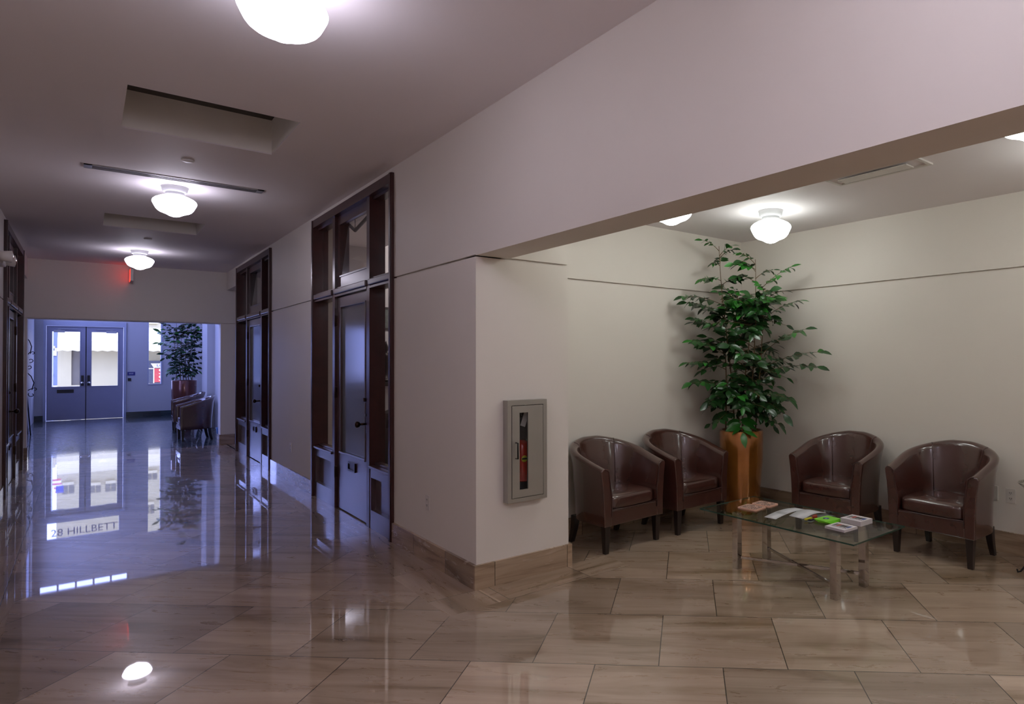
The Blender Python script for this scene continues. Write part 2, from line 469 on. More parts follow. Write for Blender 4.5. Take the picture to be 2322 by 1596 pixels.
m = MB()
wall_x(m, XL, XL - .25, -4.7, 12.98, 0, ZC, [D3]); m.box(XL, XL - .25, 12.98, YE0, 2.90, ZC)
struct(m.build('wall_left', 'wall_paint'), 'beige corridor wall on the left')
m = MB(); wall_y(m, YL, YL + .135, 2.754, XB + .15, 0, ZL + .05)
struct(m.build('wall_lounge_side', 'wall_paint'), 'beige lounge wall behind the left chairs')
m = MB(); wall_x(m, XB, XB + .15, -4.7, YL, 0, ZL + .05)
struct(m.build('wall_lounge_back', 'wall_paint'), 'beige lounge wall behind the right chairs')
m = MB(); wall_y(m, YE0, YE1, -2.2, 3.3, 0, 5.0, [(XL, 1.905, -1, G0)])
struct(m.build('wall_end', 'wall_paint'), 'wall with the wide opening to the far lobby')
m = MB(); m.box(-3.3, 6.0, -4.8, -4.7, 0, 5.0)
struct(m.build('wall_behind', 'wall_paint'), 'wall behind the viewer')
m = MB(); m.box(3.25, 3.35, 13.2, 14.2, 0, 3.3); m.box(2.25, 3.35, 13.1, 13.2, 0, 3.3)
m.box(-2.3, -2.2, 12.98, 14.2, 0, 3.3); m.box(-2.3, -.95, 12.9, 12.98, 0, 3.3)
m.box(2.25, 3.35, 13.2, 14.2, 2.9, 3.0); m.box(-2.3, -.95, 12.98, 14.2, 2.9, 3.0)
struct(m.build('wall_side_passage', 'wall_paint'), 'walls of the side passages')
m = MB()
slab(m, 'x', -1.15, -1.0, YE1, YF, 0, 5.0, [(15.0, 16.9, 1.0, 4.85), (18.0, 22.7, 3.0, 4.85)]); m.box(2.30, 3.2, YE1, 18.0, 0, 5.0); m.box(2.15, 3.2, 18.0, 18.85, 0, 5.0)
m.box(3.05, 3.2, 18.85, YF, 0, 5.0)
struct(m.build('wall_lobby_side', 'lobby_paint'), 'side walls and pier of the far lobby')
DOORH = (-.83, .87, -1, 2.66); SIDE = (1.347, 1.69, .90, 3.35); TRAN = (-.755, .755, 2.70, 3.17); CLER = (-.88, .93, 4.36, 4.56)
m = MB(); slab(m, 'y', YF, YF + .22, -1.15, 6.0, 0, 5.1, [DOORH, SIDE, TRAN, CLER])
struct(m.build('wall_street', 'lobby_paint'), 'street wall of the lobby with the double door')
m = MB(); m.box(-3.4, -3.3, -4.8, 14.45, 0, 5.1); m.box(-3.4, -2.2, YE0, YE1, 0, 5.1); m.box(5.9, 6.0, -4.8, 23.35, 0, 5.1)  # closure out of view, added to block stray sky light
struct(m.build('wall_outer', 'concrete'), 'unseen outer walls added to keep sky light out')

# rooms behind the shop doors
m = MB()
m.box(4.4, 4.5, 4.8, 13.2, 0, 4.2); m.box(2.25, 4.4, 9.75, 9.85, 0, 4.2); m.box(2.25, 4.4, 4.80, 4.86, 0, 4.2)
m.box(2.25, 4.5, 4.8, 13.2, 4.2, 4.3); m.box(2.25, 2.26, 4.86, 13.1, ZC, 4.2)
struct(m.build('wall_shop', 'shop_wall'), 'pale walls of the rooms behind the right doors')
m = MB(); m.box(-3.1, -3.0, 9.8, 13.2, 0, 3.6); m.box(-3.0, -.95, 9.8, 9.9, 0, 3.6); m.box(-3.1, -.95, 9.8, 12.9, 3.5, 3.6)
struct(m.build('wall_office', 'shop_wall'), 'pale walls of the room behind the left door')

# baseboards
BH, BT = .165, .02
m = MB(); m.box(XR - BT, XR, 4.02, 5.55, 0, BH); m.box(XR - BT, XR, 8.12, 10.36, 0, BH); m.box(XR - BT, XR, 13.06, 13.1, 0, BH)
struct(m.build('baseboard_right', 'marble_base_long'), 'marble baseboard along the corridor wall')
m = MB(); m.box(XR - BT, 2.754 + BT, 4.02 - BT, 4.02, 0, BH); m.box(2.754, 2.754 + BT, 4.02, YL, 0, BH)
m.box(2.774, XB - BT, YL - BT, YL, 0, BH)
struct(m.build('baseboard_pillar', 'marble_base_cross'), 'marble baseboard around the pillar and lounge wall')
m = MB(); m.box(XB - BT, XB, -4.7, YL, 0, BH)
struct(m.build('baseboard_lounge', 'marble_base_long'), 'marble baseboard behind the right chairs')
m = MB(); m.box(XL, XL + BT, -4.7, 10.22, 0, BH)
struct(m.build('baseboard_left', 'marble_base_long'), 'marble baseboard along the left wall')
m = MB(); m.box(1.885, 3.25, YE0 - BT, YE0, 0, .19); m.box(-2.2, XL + .012, YE0 - BT, YE0, 0, .19); m.box(1.885, 1.905, YE0, YE1, 0, .19)
m.box(XL, XL + .012, YE0, YE1, 0, .19)
struct(m.build('baseboard_end', 'marble_base_cross'), 'marble baseboard of the end wall')
m = MB(); m.box(-1.0, -.83, YF - BT, YF, 0, .15); m.box(.87, 3.05, YF - BT, YF, 0, .15)
struct(m.build('baseboard_street', 'slate_base'), 'dark slate baseboard under the street wall')

# ------------------------------------------------------------------ shop door units (frame, sidelights, transoms, door)
def door_unit(name, label, loc, W, sx, lit):
    """y runs away from the viewer along the wall, x into the wall (times sx)"""
    root = thing(name, label, None, loc, 0, kind='structure')
    H = 3.18; k = W / 2.57
    X = lambda x: x * sx
    def B(mb, x0, x1, y0, y1, z0, z1, bev=0.0): mb.box(X(x0), X(x1), y0 * k, y1 * k, z0, z1, None, bev)
    fr = MB()
    B(fr, -.025, .14, 0, .06, 0, H); B(fr, -.025, .14, 2.51, 2.57, 0, H); B(fr, -.025, .14, .06, 2.51, 3.095, H)
    B(fr, -.032, -.024, .012, .048, 0, H); B(fr, -.032, -.024, 2.52, 2.558, 0, H)
    B(fr, -.005, .14, .62, .70, 0, 3.095); B(fr, -.005, .14, 1.72, 1.80, 0, 3.095)
    for a, b in ((.06, .62), (.70, 1.72), (1.80, 2.51)):
        B(fr, .01, .14, a, b, 2.235, 2.335); B(fr, -.022, .02, a, b, 2.262, 2.318, .008); B(fr, -.008, .02, a, b, 2.235, 2.255)
        B(fr, .03, .12, a, b, 3.07, 3.095)
    fr.build('door_frame', 'mahogany', root)
    for a, b in ((.06, .62), (1.80, 2.51)):
        p = MB(); B(p, .0, .13, a, b, 0, .17); B(p, .0, .13, a, b, .47, .56); B(p, .045, .10, a, b, .17, .47)
        B(p, -.02, .04, a, b, .555, .58, .006); B(p, .045, .10, a, b, .56, .60)
        B(p, .0, .045, a, a + .03, .17, .47); B(p, .0, .045, b - .03, b, .17, .47)
        p.build('lower_panel', 'mahogany_leaf', root)
        g = MB(); B(g, .080, .086, a, b, .58, 2.235); g.build('sidelight_glass', 'window_glass', root)
        g = MB(); B(g, .080, .086, a, b, 2.335, 3.08); g.build('transom_glass', 'window_glass', root)
    s = MB(); a, b = .70, 1.72
    B(s, .025, .07, a, b, 2.335, 2.45); B(s, .025, .07, a, b, 3.0, 3.08); B(s, .025, .07, a, a + .075, 2.45, 3.0); B(s, .025, .07, b - .075, b, 2.45, 3.0)
    B(s, .018, .03, a + .06, b - .06, 2.44, 2.456); B(s, .018, .03, a + .06, b - .06, 2.995, 3.01)
    sash = s.build('transom_sash', 'mahogany', root)
    g = MB(); g.box(-.002, .002, (a + .075) * k, (b - .075) * k, -.272, .272)
    o = g.build('transom_pane', 'window_glass', sash, (X(.047), 0, 2.725)); o.rotation_euler = (0, .06 * sx, 0)
    L = MB(); a, b = .708, 1.712
    B(L, .022, .066, a, a + .105, .012, 2.225); B(L, .022, .066, b - .105, b, .012, 2.225)
    B(L, .022, .066, a + .105, b - .105, 2.13, 2.225); B(L, .022, .066, a + .105, b - .105, .012, .60)
    for q in ((a + .10, a + .117, .60, 2.13), (b - .117, b - .10, .60, 2.13)): B(L, .014, .03, q[0], q[1], q[2], q[3], .004)
    B(L, .014, .03, a + .10, b - .10, 2.118, 2.135, .004); B(L, .008, .03, a + .09, b - .09, .588, .606, .004)
    leaf = L.build('door_leaf', 'mahogany_leaf', root)
    g = MB(); B(g, .042, .048, a + .105, b - .105, .60, 2.13); g.build('door_glass', 'etched_glass', leaf)
    y = (a + .045) * k
    h = MB(); h.box(X(.012), X(.024), y - .028, y + .028, .865, 1.085, None, .003)
    h.cyl((X(.016), y, .955), (X(-.05), y, .955), .011, .011)
    prof = [(-.045, .012), (-.055, .024), (-.07, .031), (-.085, .028), (-.094, .012), (-.095, 0)]
    h.grid([[(X(px), y + pr * math.cos(2 * PI * i / 16), .955 + pr * math.sin(2 * PI * i / 16)) for px, pr in prof] for i in range(16)], closed_u=True)
    h.cyl((X(.016), y, 1.04), (X(.0), y, 1.04), .014, .014)
    h.build('door_knob', 'bronze_knob', leaf)
    h = MB(); h.cyl((X(.024), y, 1.185), (X(.008), y, 1.185), .036, .034, None, 20); h.cyl((X(.01), y, 1.185), (X(-.02), y, 1.185), .02, .018)
    h.build('deadbolt', 'bronze_knob', leaf)
    c = 1.21 * k; zz = .49
    h = MB(); h.box(X(.022), X(.008), c - .115, c + .115, zz - .045, zz - .028); h.box(X(.022), X(.008), c - .115, c + .115, zz + .028, zz + .045)
    h.box(X(.022), X(.008), c - .115, c - .095, zz - .028, zz + .028); h.box(X(.022), X(.008), c + .095, c + .115, zz - .028, zz + .028)
    h.box(X(.022), X(.017), c - .095, c + .095, zz - .028, zz + .028)
    h.build('mail_slot', 'bronze_knob', leaf)
    for hz in (.38, 1.22, 1.98):
        h = MB(); h.box(X(.0), X(.022), (b - .004) * k, (b + .012) * k, hz - .055, hz + .055); h.cyl((X(.0), (b + .004) * k, hz - .06), (X(.0), (b + .004) * k, hz + .06), .009)
        h.build('hinge', 'bronze_knob', leaf)
    return root
door_unit('door_1', 'dark mahogany shop door with sidelights and transom, nearest on the right wall', (XR, D1[0], 0), 2.57, 1, True)
door_unit('door_2', 'dark mahogany shop door farther along the right wall, reflecting window light', (XR, D2[0], 0), 2.70, 1, False)
door_unit('door_3', 'dark mahogany shop door seen edge-on at the left edge', (XL, D3[0], 0), 2.70, -1, False)

# ------------------------------------------------------------------ street doors, side window, transom and clerestory
dr = thing('door_4', 'grey painted double door with half glazing to the street', None, (0, YF, 0), 0, kind='structure')
m = MB(); m.box(-.83, -.775, -.03, .16, 0, 2.66); m.box(.815, .87, -.03, .16, 0, 2.66); m.box(-.775, .815, -.03, .16, 2.535, 2.66)
m.build('door_frame', 'frame_paint', dr)
for x0, x1, g0, g1, hd in ((-.77, .008, -.66, -.105, -.05), (.030, .808, .135, .69, .075)):
    m = MB(); slab(m, 'y', .02, .065, x0, x1, .008, 2.53, [(g0, g1, .905, 2.385)])
    e = .02
    slab(m, 'y', .012, .02, g0 - e, g1 + e, .905 - e, 2.385 + e, [(g0, g1, .905, 2.385)])
    leaf = m.build('door_leaf', 'door_paint', dr)
    m = MB(); m.box(g0, g1, .04, .046, .905, 2.385); m.build('door_glass', 'window_glass', leaf)
    m = MB(); m.box(hd - .028, hd + .028, .0, .02, .92, 1.20); m.build('handle_plate', 'black_plastic', leaf)
    m = MB(); m.lathe([(0, -.05), (.02, -.045), (.034, -.02), (.03, 0)], None, 16)
    o = m.build('door_knob', 'silver', leaf); o.location = (hd, 0, 1.0); o.rotation_euler = (-PI / 2, 0, 0)
    sgn = -1 if x0 < 0 else 1; cx = (g0 + .14) if sgn < 0 else (g1 - .14)
    m = MB(); m.box(cx - .11, cx + .11, -.05, .012, 2.36, 2.42, None, .006); m.box(cx - .02, cx - sgn * .36, -.035, -.02, 2.452, 2.47)
    m.box(cx - .03, cx + .03, -.04, -.01, 2.41, 2.46)
    m.build('door_closer', 'fixture_metal', leaf)
    if x0 < 0:
        m = MB(); m.box(-.56, -.225, .008, .02, .735, .825); m.build('mail_slot', 'black_plastic', leaf)
m = MB(); m.box(.008, .030, .03, .07, 0, 2.53); m.build('astragal', 'black_plastic', dr)
for k_, (a, b, zb) in enumerate(((15.0, 16.9, 1.0), (18.0, 22.7, 3.0))):  # left wall openings added out of view to bring more daylight into the lobby
    wi = thing('window_%d' % (4 + k_), ('added tall window, out of view, in the left wall of the far lobby', 'added wide high window, out of view, in the left wall of the far lobby')[k_], None, (-1.0, 0, 0), 0, kind='structure')
    m = MB(); slab(m, 'x', -.12, -.05, a, b, zb, 4.85, [(a + .05, (a + b) / 2 - .025, zb + .05, 4.8), ((a + b) / 2 + .025, b - .05, zb + .05, 4.8)]); m.build('window_frame', 'frame_paint', wi)
    m = MB(); m.box(-.088, -.082, a + .05, b - .05, zb + .05, 4.8); m.build('window_pane', 'window_glass', wi)
wi = thing('window_1', 'tall narrow side window beside the street door', None, (0, YF, 0), 0, kind='structure')
m = MB(); a, b, c, d_ = SIDE
m.box(a, a + .025, -.01, .12, c, d_); m.box(b - .04, b, -.01, .12, c, d_); m.box(a + .025, b - .04, -.01, .12, c, c + .03); m.box(a + .025, b - .04, -.01, .12, d_ - .03, d_)
m.build('window_frame', 'frame_paint', wi)
m = MB(); m.box(a + .025, b - .04, .06, .066, c + .03, d_ - .03); m.build('window_pane', 'window_glass', wi)
wi = thing('window_2', 'wide transom window with dark lettering above the street door', None, (0, YF, 0), 0, kind='structure')
m = MB(); a, b, c, d_ = TRAN
m.box(a, a + .02, 0, .1, c, d_); m.box(b - .02, b, 0, .1, c, d_); m.box(a + .02, b - .02, 0, .1, c, c + .02); m.box(a + .02, b - .02, 0, .1, d_ - .02, d_)
m.build('window_frame', 'frame_paint', wi)
m = MB(); m.box(a + .02, b - .02, .05, .056, c + .02, d_ - .02); m.build('window_pane', 'window_glass', wi)
text_mesh('lettering', '28 HILLBETT', .27, 'ink_blue', wi, (.02, .045, 3.0), (PI / 2, 0, 0), .002, (.92, -1, 1))
wi = thing('window_3', 'high strip window of five panes in the street wall', None, (0, YF, 0), 0, kind='structure')
a, b, c, d_ = CLER; m = MB()
for i in range(6): x = a + (b - a) * i / 5; m.box(x - .02, x + .02, 0, .1, c, d_)
m.box(a, b, 0, .1, c - .01, c + .01); m.box(a, b, 0, .1, d_ - .01, d_ + .01); m.build('window_frame', 'frame_paint', wi)
m = MB(); m.box(a, b, .05, .056, c, d_); m.build('window_pane', 'window_glass', wi)

# ------------------------------------------------------------------ ceiling globes
def globe_lamp(label, loc, first=[None]):
    if first[0] is None:
        t = thing('ceiling_lamp', label, 'lamp', loc, 0, 'schoolhouse globe lamps on the ceilings')
        m = MB(); m.lathe([(0, 0), (.112, 0), (.108, -.012), (.104, -.02), (.103, -.034), (.098, -.04), (.096, -.052), (.088, -.056), (0, -.056)], None, 40)
        m.build('canopy', 'fixture_metal', t)
        m = MB(); m.lathe([(.076, -.056), (.078, -.066), (.082, -.078), (.078, -.082), (0, -.082)], None, 32); m.build('fitter', 'fixture_metal', t)
        m = MB(); m.lathe([(.074, -.080), (.088, -.086), (.12, -.098), (.155, -.117), (.172, -.134), (.177, -.150), (.174, -.162), (.162, -.188), (.150, -.212),
                           (.138, -.228), (.120, -.242), (.095, -.252), (.075, -.260), (.058, -.270), (.042, -.279), (.022, -.285), (0, -.287)], None, 48)
        m.build('globe', 'globe_glass', t)
        first[0] = t; return t
    c = clone(first[0], loc, 0, label)
    if loc[2] < 3:                                   # the lounge lamps are a touch greener
        for g in c.children:
            if g.name.startswith('globe'): g.material_slots[0].link = 'OBJECT'; g.material_slots[0].material = MATS['globe_glass_lounge']
    return c
_m = MATS['globe_glass'].copy(); _m.name = 'globe_glass_lounge'; MATS['globe_glass_lounge'] = _m
next(n for n in _m.node_tree.nodes if n.type == 'EMISSION').inputs[0].default_value = (.95, 1.0, .95, 1)
next(n for n in MATS['globe_glass'].node_tree.nodes if n.type == 'EMISSION').inputs[0].default_value = (.97, .92, 1.12, 1)
globe_lamp('white glass globe lamp on the corridor ceiling, nearest and cut by the top edge', (.64, 3.10, ZC))
globe_lamp('white glass globe lamp on the corridor ceiling beside the slot vent', (.64, 7.56, ZC))
globe_lamp('white glass globe lamp farthest down the corridor near the exit sign', (.61, 12.22, ZC))
globe_lamp('white glass globe lamp over the tall potted plant', (4.57, 3.50, ZL))
globe_lamp('white globe lamp mostly hidden behind the header above the left armchairs', (3.37, 3.52, ZL))
globe_lamp('white globe lamp at the right edge under the header', (3.37, 1.04, ZL))
globe_lamp('white globe lamp of the lounge outside the right edge', (4.57, 1.0, ZL))
for gx, gy, wh in ((.64, -1.45, 'middle'), (.64, -3.7, 'last'), (1.15, .55, 'right overhead'), (-.1, .55, 'left overhead'), (-.1, -2.4, 'left rear'), (1.4, -2.4, 'right rear')):  # extra lamps out of view, added to brighten the foreground
    globe_lamp('added white globe lamp of the foyer, unseen behind the viewer, the %s one' % wh, (gx, gy, ZC))
for gy, wh in ((-1.5, 'nearer'), (-3.6, 'farther')):  # two more unseen lamps, added to lift the lounge brightness
    globe_lamp('added white globe lamp of the lounge, unseen behind the viewer, the %s one' % wh, (3.9, gy, ZL))

# ------------------------------------------------------------------ small things on ceilings and walls
for lab, x, y in (('round white disc on the ceiling between the near light shaft and slot vent', .635, 6.477), ('round white disc on the ceiling between the far light shaft and far lamp', .633, 10.95)):
    m = MB(); m.lathe([(0, -.018), (.030, -.016), (.042, -.010), (.046, 0), (0, 0)], None, 28)
    o = m.build('ceiling_disc', 'sign_white', None, (x, y, ZC)); tag(o, lab, 'ceiling disc', 'white discs on the corridor ceiling')
t = thing('slot_vent', 'long narrow slot vent across the corridor ceiling', 'vent', (.648, 7.205, ZC))
m = MB()
for a, b in ((-.066, -.052), (-.024, -.016), (.016, .024), (.052, .066)): m.box(-.665, .665, a, b, -.008, 0)
m.box(-.665, -.61, -.066, .066, -.008, 0); m.box(.61, .665, -.066, .066, -.008, 0); m.build('vent_frame', 'fixture_metal', t)
m = MB(); m.box(-.62, .62, -.055, .055, -.002, -.0002); m.build('vent_slot', 'black_plastic', t)
t = thing('ceiling_diffuser', 'rectangular air diffuser in the lounge ceiling under the header edge', 'vent', (4.19, 2.29, ZL))
m = MB(); slab(m, 'z', -.012, 0, -.13, .10, -.36, .34, [(-.105, .075, -.335, .315)]); m.build('diffuser_frame', 'white_plastic', t)
m = MB(); m.box(-.07, .035, -.26, .26, -.022, -.012, None, .004); m.box(-.01, .0, -.2, .2, -.012, -.0005); m.build('diffuser_plate', 'white_plastic', t)
t = thing('exit_sign', 'red lit exit sign seen edge-on above the lobby opening', 'sign', (.595, YE0 - .17, 3.04))
m = MB(); m.box(-.022, .022, -.15, .15, -.105, .105, None, .004); m.box(-.012, .012, .15, .17, -.03, .03); m.build('sign_body', 'white_plastic', t)
m = MB(); m.box(-.026, -.022, -.145, .145, -.1, .1); m.build('lit_panel', 'exit_glow', t)
text_mesh('lettering', 'EXIT', .17, 'sign_white', t, (-.0275, 0, 0), (PI / 2, 0, -PI / 2), .001)
# emergency light
t = thing('emergency_light', 'white twin-head emergency light at the left edge', 'light', (XL, 9.05, 2.60))
m = MB(); m.box(0, .09, -.16, .16, -.07, .05, None, .012); m.build('housing', 'white_plastic', t)
for yy in (-.20, .16):
    m = MB(); m.cyl((.05, yy, 0), (.15, yy + .02, 0), .045, .060, None, 20); m.cyl((.045, yy, 0), (.052, yy, 0), .045, .045)
    hd = m.build('lamp_head', 'white_plastic', t)
    m = MB(); m.lathe([(0, .012), (.03, .008), (.048, 0)], None, 20); o = m.build('lens', 'silver', hd); o.location = (.152, yy + .02, 0); o.rotation_euler = (0, PI / 2, 0)

def outlet(label, loc, rz, duplex=True, name='wall_outlet', cat='outlet'):
    t = thing(name, label, cat, loc, rz)
    m = MB(); m.box(-.036, .036, -.006, 0, -.058, .058, None, .002); m.build('cover_plate', 'white_plastic', t)
    if duplex:
        for s in (-.022, .022):
            m = MB(); m.box(-.016, .016, -.008, -.0055, s - .014, s + .014, None, .002)
            q = m.build('socket', 'white_plastic', t)
            m = MB(); m.box(-.008, -.005, -.0092, -.0078, s - .003, s + .008); m.box(.005, .008, -.0092, -.0078, s - .003, s + .008); m.cyl((0, -.0078, s - .008), (0, -.0092, s - .008), .0025)
            m.build('slots', 'black_plastic', q)
    return t
RY = -PI / 2   # plates on walls whose face looks to -x
outlet('white outlet low on the corridor wall between the near door and the corner', (XR, 4.83, .455), RY)
outlet('white outlet low on the corridor wall between the two right doors', (XR, 9.19, .445), RY)
outlet('white outlet on the lounge wall behind the iron bowl stand', (XB, 1.905, .455), RY)
outlet('white blank wall plate just right of the right-hand armchair', (XB, 2.035, .462), RY, False, 'wall_plate', 'wall plate')
t = thing('wall_sign', 'small dark blue sign beside the street door', 'sign', (.985, YF, 1.23))
m = MB(); m.box(-.085, .085, -.008, 0, -.05, .05, None, .002); m.build('sign_plate', 'sign_navy', t)
text_mesh('lettering', 'EXIT', .05, 'sign_white', t, (0, -.009, 0), (PI / 2, 0, 0), .0006)
m = MB(); m.box(-.037, .037, -.02, 0, -.04, .04, None, .004)
tag(m.build('door_switch', 'black_plastic', None, (.945, YF, 1.065)), 'small black door button below the blue sign', 'switch')

# ------------------------------------------------------------------ fire extinguisher cabinet
t = thing('extinguisher_cabinet', 'brushed steel fire extinguisher cabinet on the pillar', 'cabinet', (0, 4.02, 0))
m = MB(); x0, x1, z0, z1, dp = 2.205, 2.524, .557, 1.271, .065
slab(m, 'y', -dp, -.0005, x0, x1, z0, z1, [CAB])
m.box(CAB[0] + .001, CAB[1] - .001, .165, .175, CAB[2] + .001, CAB[3] - .001)
m.build('cabinet_frame', 'steel_satin', t)
m = MB(); dx0, dx1, dz0, dz1 = 2.239, 2.490, .589, 1.232
slab(m, 'y', -dp - .002, -dp + .012, dx0, dx1, dz0, dz1, [(2.298, 2.366, .642, 1.183)])
dd = m.build('cabinet_door', 'steel_satin', t)
m = MB(); m.box(2.298, 2.366, -dp + .003, -dp + .007, .642, 1.183); m.build('door_window', 'cabinet_glass', dd)
m = MB(); hx = 2.268; m.tube([(hx, -dp, .975), (hx, -dp - .03, .975), (hx, -dp - .03, .865), (hx, -dp, .865)], .0055, None, 8); m.build('handle', 'iron', dd)
t = thing('fire_extinguisher', 'red fire extinguisher inside the steel wall cabinet', 'fire extinguisher', (2.388, 4.082, CAB[2] + .09))
m = MB(); m.box(-.05, .05, -.04, .04, -.09, .005); m.build('bracket', 'ink_dark', t)
m = MB(); m.lathe([(0, .10), (.055, .10), (.060, .108), (.060, .33), (.056, .36), (.040, .385), (.018, .40), (.016, .42), (0, .42)], None, 32, (0, 0, -.095)); m.build('cylinder', 'extinguisher_red', t)
m = MB(); m.cyl((0, 0, .305), (0, 0, .46), .042, .045, None, 18); m.build('upper_label', 'ink_dark', t)
m = MB(); m.cyl((0, 0, .46), (0, 0, .52), .02, .022); m.box(-.05, .02, -.012, .012, .515, .53); m.box(-.06, .02, -.01, .01, .55, .562); m.cyl((-.0, -.02, .49), (.0, -.045, .49), .018, .02, None, 16)
m.build('valve', 'iron', t)
m = MB(); m.box(-.045, -.005, -.062, -.058, .40, .50, None, 0); o = m.build('inspection_tag', 'tag_paper', t); o.rotation_euler = (0, .35, 0); o.location = (-.14, 0, .02)
m = MB(); m.lathe([(0, 0), (.024, 0), (.024, .0015), (0, .0015)], 'ink_yellow', 24); m.box(-.02, .02, -.006, .006, -.0005, .0022, 'ink_dark')
o = m.build('emblem', None, t); o.location = (-.012, -.0605, .17); o.rotation_euler = (PI / 2, 0, 0)

# ------------------------------------------------------------------ tub armchairs
def outline_u(W, yf, yb, n=40, rb=.30):
    """U path, front left -> round the back -> front right (chair faces -y)"""
    pts = []
    ys = yb - rb
    k = 8
    for i in range(k): pts.append((-W, yf + (ys - yf) * i / k))
    for i in range(n + 1):
        a = PI - PI * i / n
        c, s_ = math.cos(a), math.sin(a)
        e = .86
        pts.append((W * math.copysign(abs(c) ** e, c), ys + rb * abs(s_) ** e))
    for i in range(1, k + 1): pts.append((W, ys + (yf - ys) * i / k))
    return pts
def make_tub_chair(label):
    t = thing('tub_armchair', label, 'armchair', (0, 0, 0), 0, 'brown leather tub armchairs')
    P = outline_u(.334, -.265, .285, 40, .30); n = len(P)
    L = [0.0]
    for i in range(1, n): L.append(L[-1] + math.dist(P[i], P[i - 1]))
    tot = L[-1]
    ZB, AR, BK = .222, .683, .872
    def hgt(s):                      # height of the top edge along the path
        q = abs(s - .5) * 2           # 1 at the arm fronts, 0 at the back
        w_ = 1 - min(1, max(0, (q - .10) / .90))
        w_ = w_ ** .92
        return AR + (BK - AR) * (w_ * w_ * (3 - 2 * w_) * .35 + w_ * .65)
    rows = []; inner_rows = []
    for i in range(n):
        a = P[max(i - 1, 0)]; b = P[min(i + 1, n - 1)]
        tx, ty = b[0] - a[0], b[1] - a[1]; l = math.hypot(tx, ty); nx, ny = -ty / l, tx / l      # outward normal (left of travel)
        if (nx * P[i][0] + ny * (P[i][1] - .0)) < 0 and abs(P[i][0]) > .05: nx, ny = -nx, -ny
        s = L[i] / tot; h = hgt(s); q = abs(s - .5) * 2
        fl = .030 + .035 * (1 - q)           # outward lean of the top
        th = .075
        def pt(o_, z): return (P[i][0] + nx * o_, P[i][1] + ny * o_, z)
        zz = [(0, ZB), (.001, ZB + .10), (.006, ZB + .22), (fl * .55, h - .12), (fl * .95, h - .035), (fl, h - .018), (fl - .012, h - .003), (fl - .030, h + .001),
              (fl - .052, h - .004), (fl - th, h - .022), (fl - th - .004, h - .045), (fl * .35 - th, h - .16), (-th - .002, .46), (-th, .30), (-th, ZB)]
        rows.append([pt(o_, z) for o_, z in zz]); inner_rows.append(zz)
    m = MB(); V = m.grid(rows, None, closed_v=True)
    for R_ in (V[0], V[-1]): m.face(R_, 0)
    sh = m.build('shell', 'leather', t)
    bv = sh.modifiers.new('b', 'BEVEL'); bv.width = .006; bv.segments = 2; bv.limit_method = 'ANGLE'; bv.angle_limit = math.radians(50)
    # seams on the inner back, piping down the arm fronts
    for sx in (-.17, .17):
        i = min(range(n), key=lambda k_: abs(P[k_][0] - sx * 1.25) + (0 if P[k_][1] > .1 else 9))
        m = MB(); m.tube([Vector(rows[i][j]) for j in (7, 8, 9, 10, 11, 12)], .0035, None, 6); m.build('back_seam', 'leather_seam', t)
    for i, sg in ((0, 1), (n - 1, -1)):
        m = MB(); y = rows[i][0][1] - .001
        m.tube([(p[0], y, p[2]) for p in rows[i][7:14]], .0045, None, 6); m.build('arm_piping', 'leather_seam', t)
    # apron + seat box
    m = MB(); Wi = .334 - .072
    m.box(-Wi, Wi, -.262, .20, ZB, .345, None, .008); m.build('seat_base', 'leather', t)
    m = MB(); m.tube([(-Wi, -.264, .352), (-Wi * .5, -.266, .347), (0, -.267, .346), (Wi * .5, -.266, .347), (Wi, -.264, .352)], .004, None, 6); m.build('base_piping', 'leather_seam', t)
    # cushion
    ol = []
    N = 44
    for i in range(N):
        a = 2 * PI * i / N; c, s_ = math.cos(a), math.sin(a)
        e = .28 if s_ < 0 else .62
        ol.append(((Wi - .004) * math.copysign(abs(c) ** (e if s_ < 0 else .55), c), -.02 + (.238 if s_ < 0 else .225) * math.copysign(abs(s_) ** e, s_)))
    rows2 = []
    for ins, z in ((.02, .346), (.004, .352), (0, .365), (0, .425), (.004, .440), (.014, .450), (.03, .456), (.08, .464), (.15, .469), (.20, .470)):
        rows2.append([(x * (1 - ins / .25), -.02 + (y + .02) * (1 - ins / .25), z) for x, y in ol])
    m = MB(); V = m.grid(rows2, None, closed_v=True); m.face(V[-1], 0, True); m.face(V[0][::-1], 0)
    m.build('seat_cushion', 'leather', t)
    for x, y, back in ((-.288, -.222, 0), (.288, -.222, 0), (-.245, .215, 1), (.245, .215, 1)):
        m = MB(); rows3 = []
        for f_ in (0, .25, .5, .75, 1.0):
            z = (ZB + .01) * (1 - f_); hw = .029 - .010 * f_
            ox = oy = 0
            if back: oy = .042 * f_ ** 1.8; ox = math.copysign(.012, x) * f_
            if z < .001: z = 0
            rows3.append([(x + ox + a * hw, y + oy + b * hw, z) for a, b in ((-1, -1), (1, -1), (1, 1), (-1, 1))])
        V = m.grid(rows3, None, closed_v=True, smooth=False); m.face(V[0]); m.face(V[-1][::-1])
        o = m.build('leg', 'leg_wood', t)
        bv = o.modifiers.new('b', 'BEVEL'); bv.width = .003; bv.segments = 2
    return t
ch = make_tub_chair('brown leather tub armchair beside the pillar, leftmost in the lounge')
ch.location = (3.412, 4.296, 0); ch.rotation_euler = (0, 0, .06)
clone(ch, (4.235, 4.296, 0), .02, 'brown leather tub armchair between its left neighbour and the copper planter')
clone(ch, (5.145, 3.19, 0), -PI / 2 + .03, 'brown leather tub armchair right of the copper planter behind the glass table')
clone(ch, (5.14, 2.245, 0), -PI / 2 - .02, 'brown leather tub armchair at the right, nearest the bowl stand')
clone(ch, (1.655, 15.60, 0), -PI / 2 + .02, 'dark leather tub armchair in the far lobby, nearer of the pair')
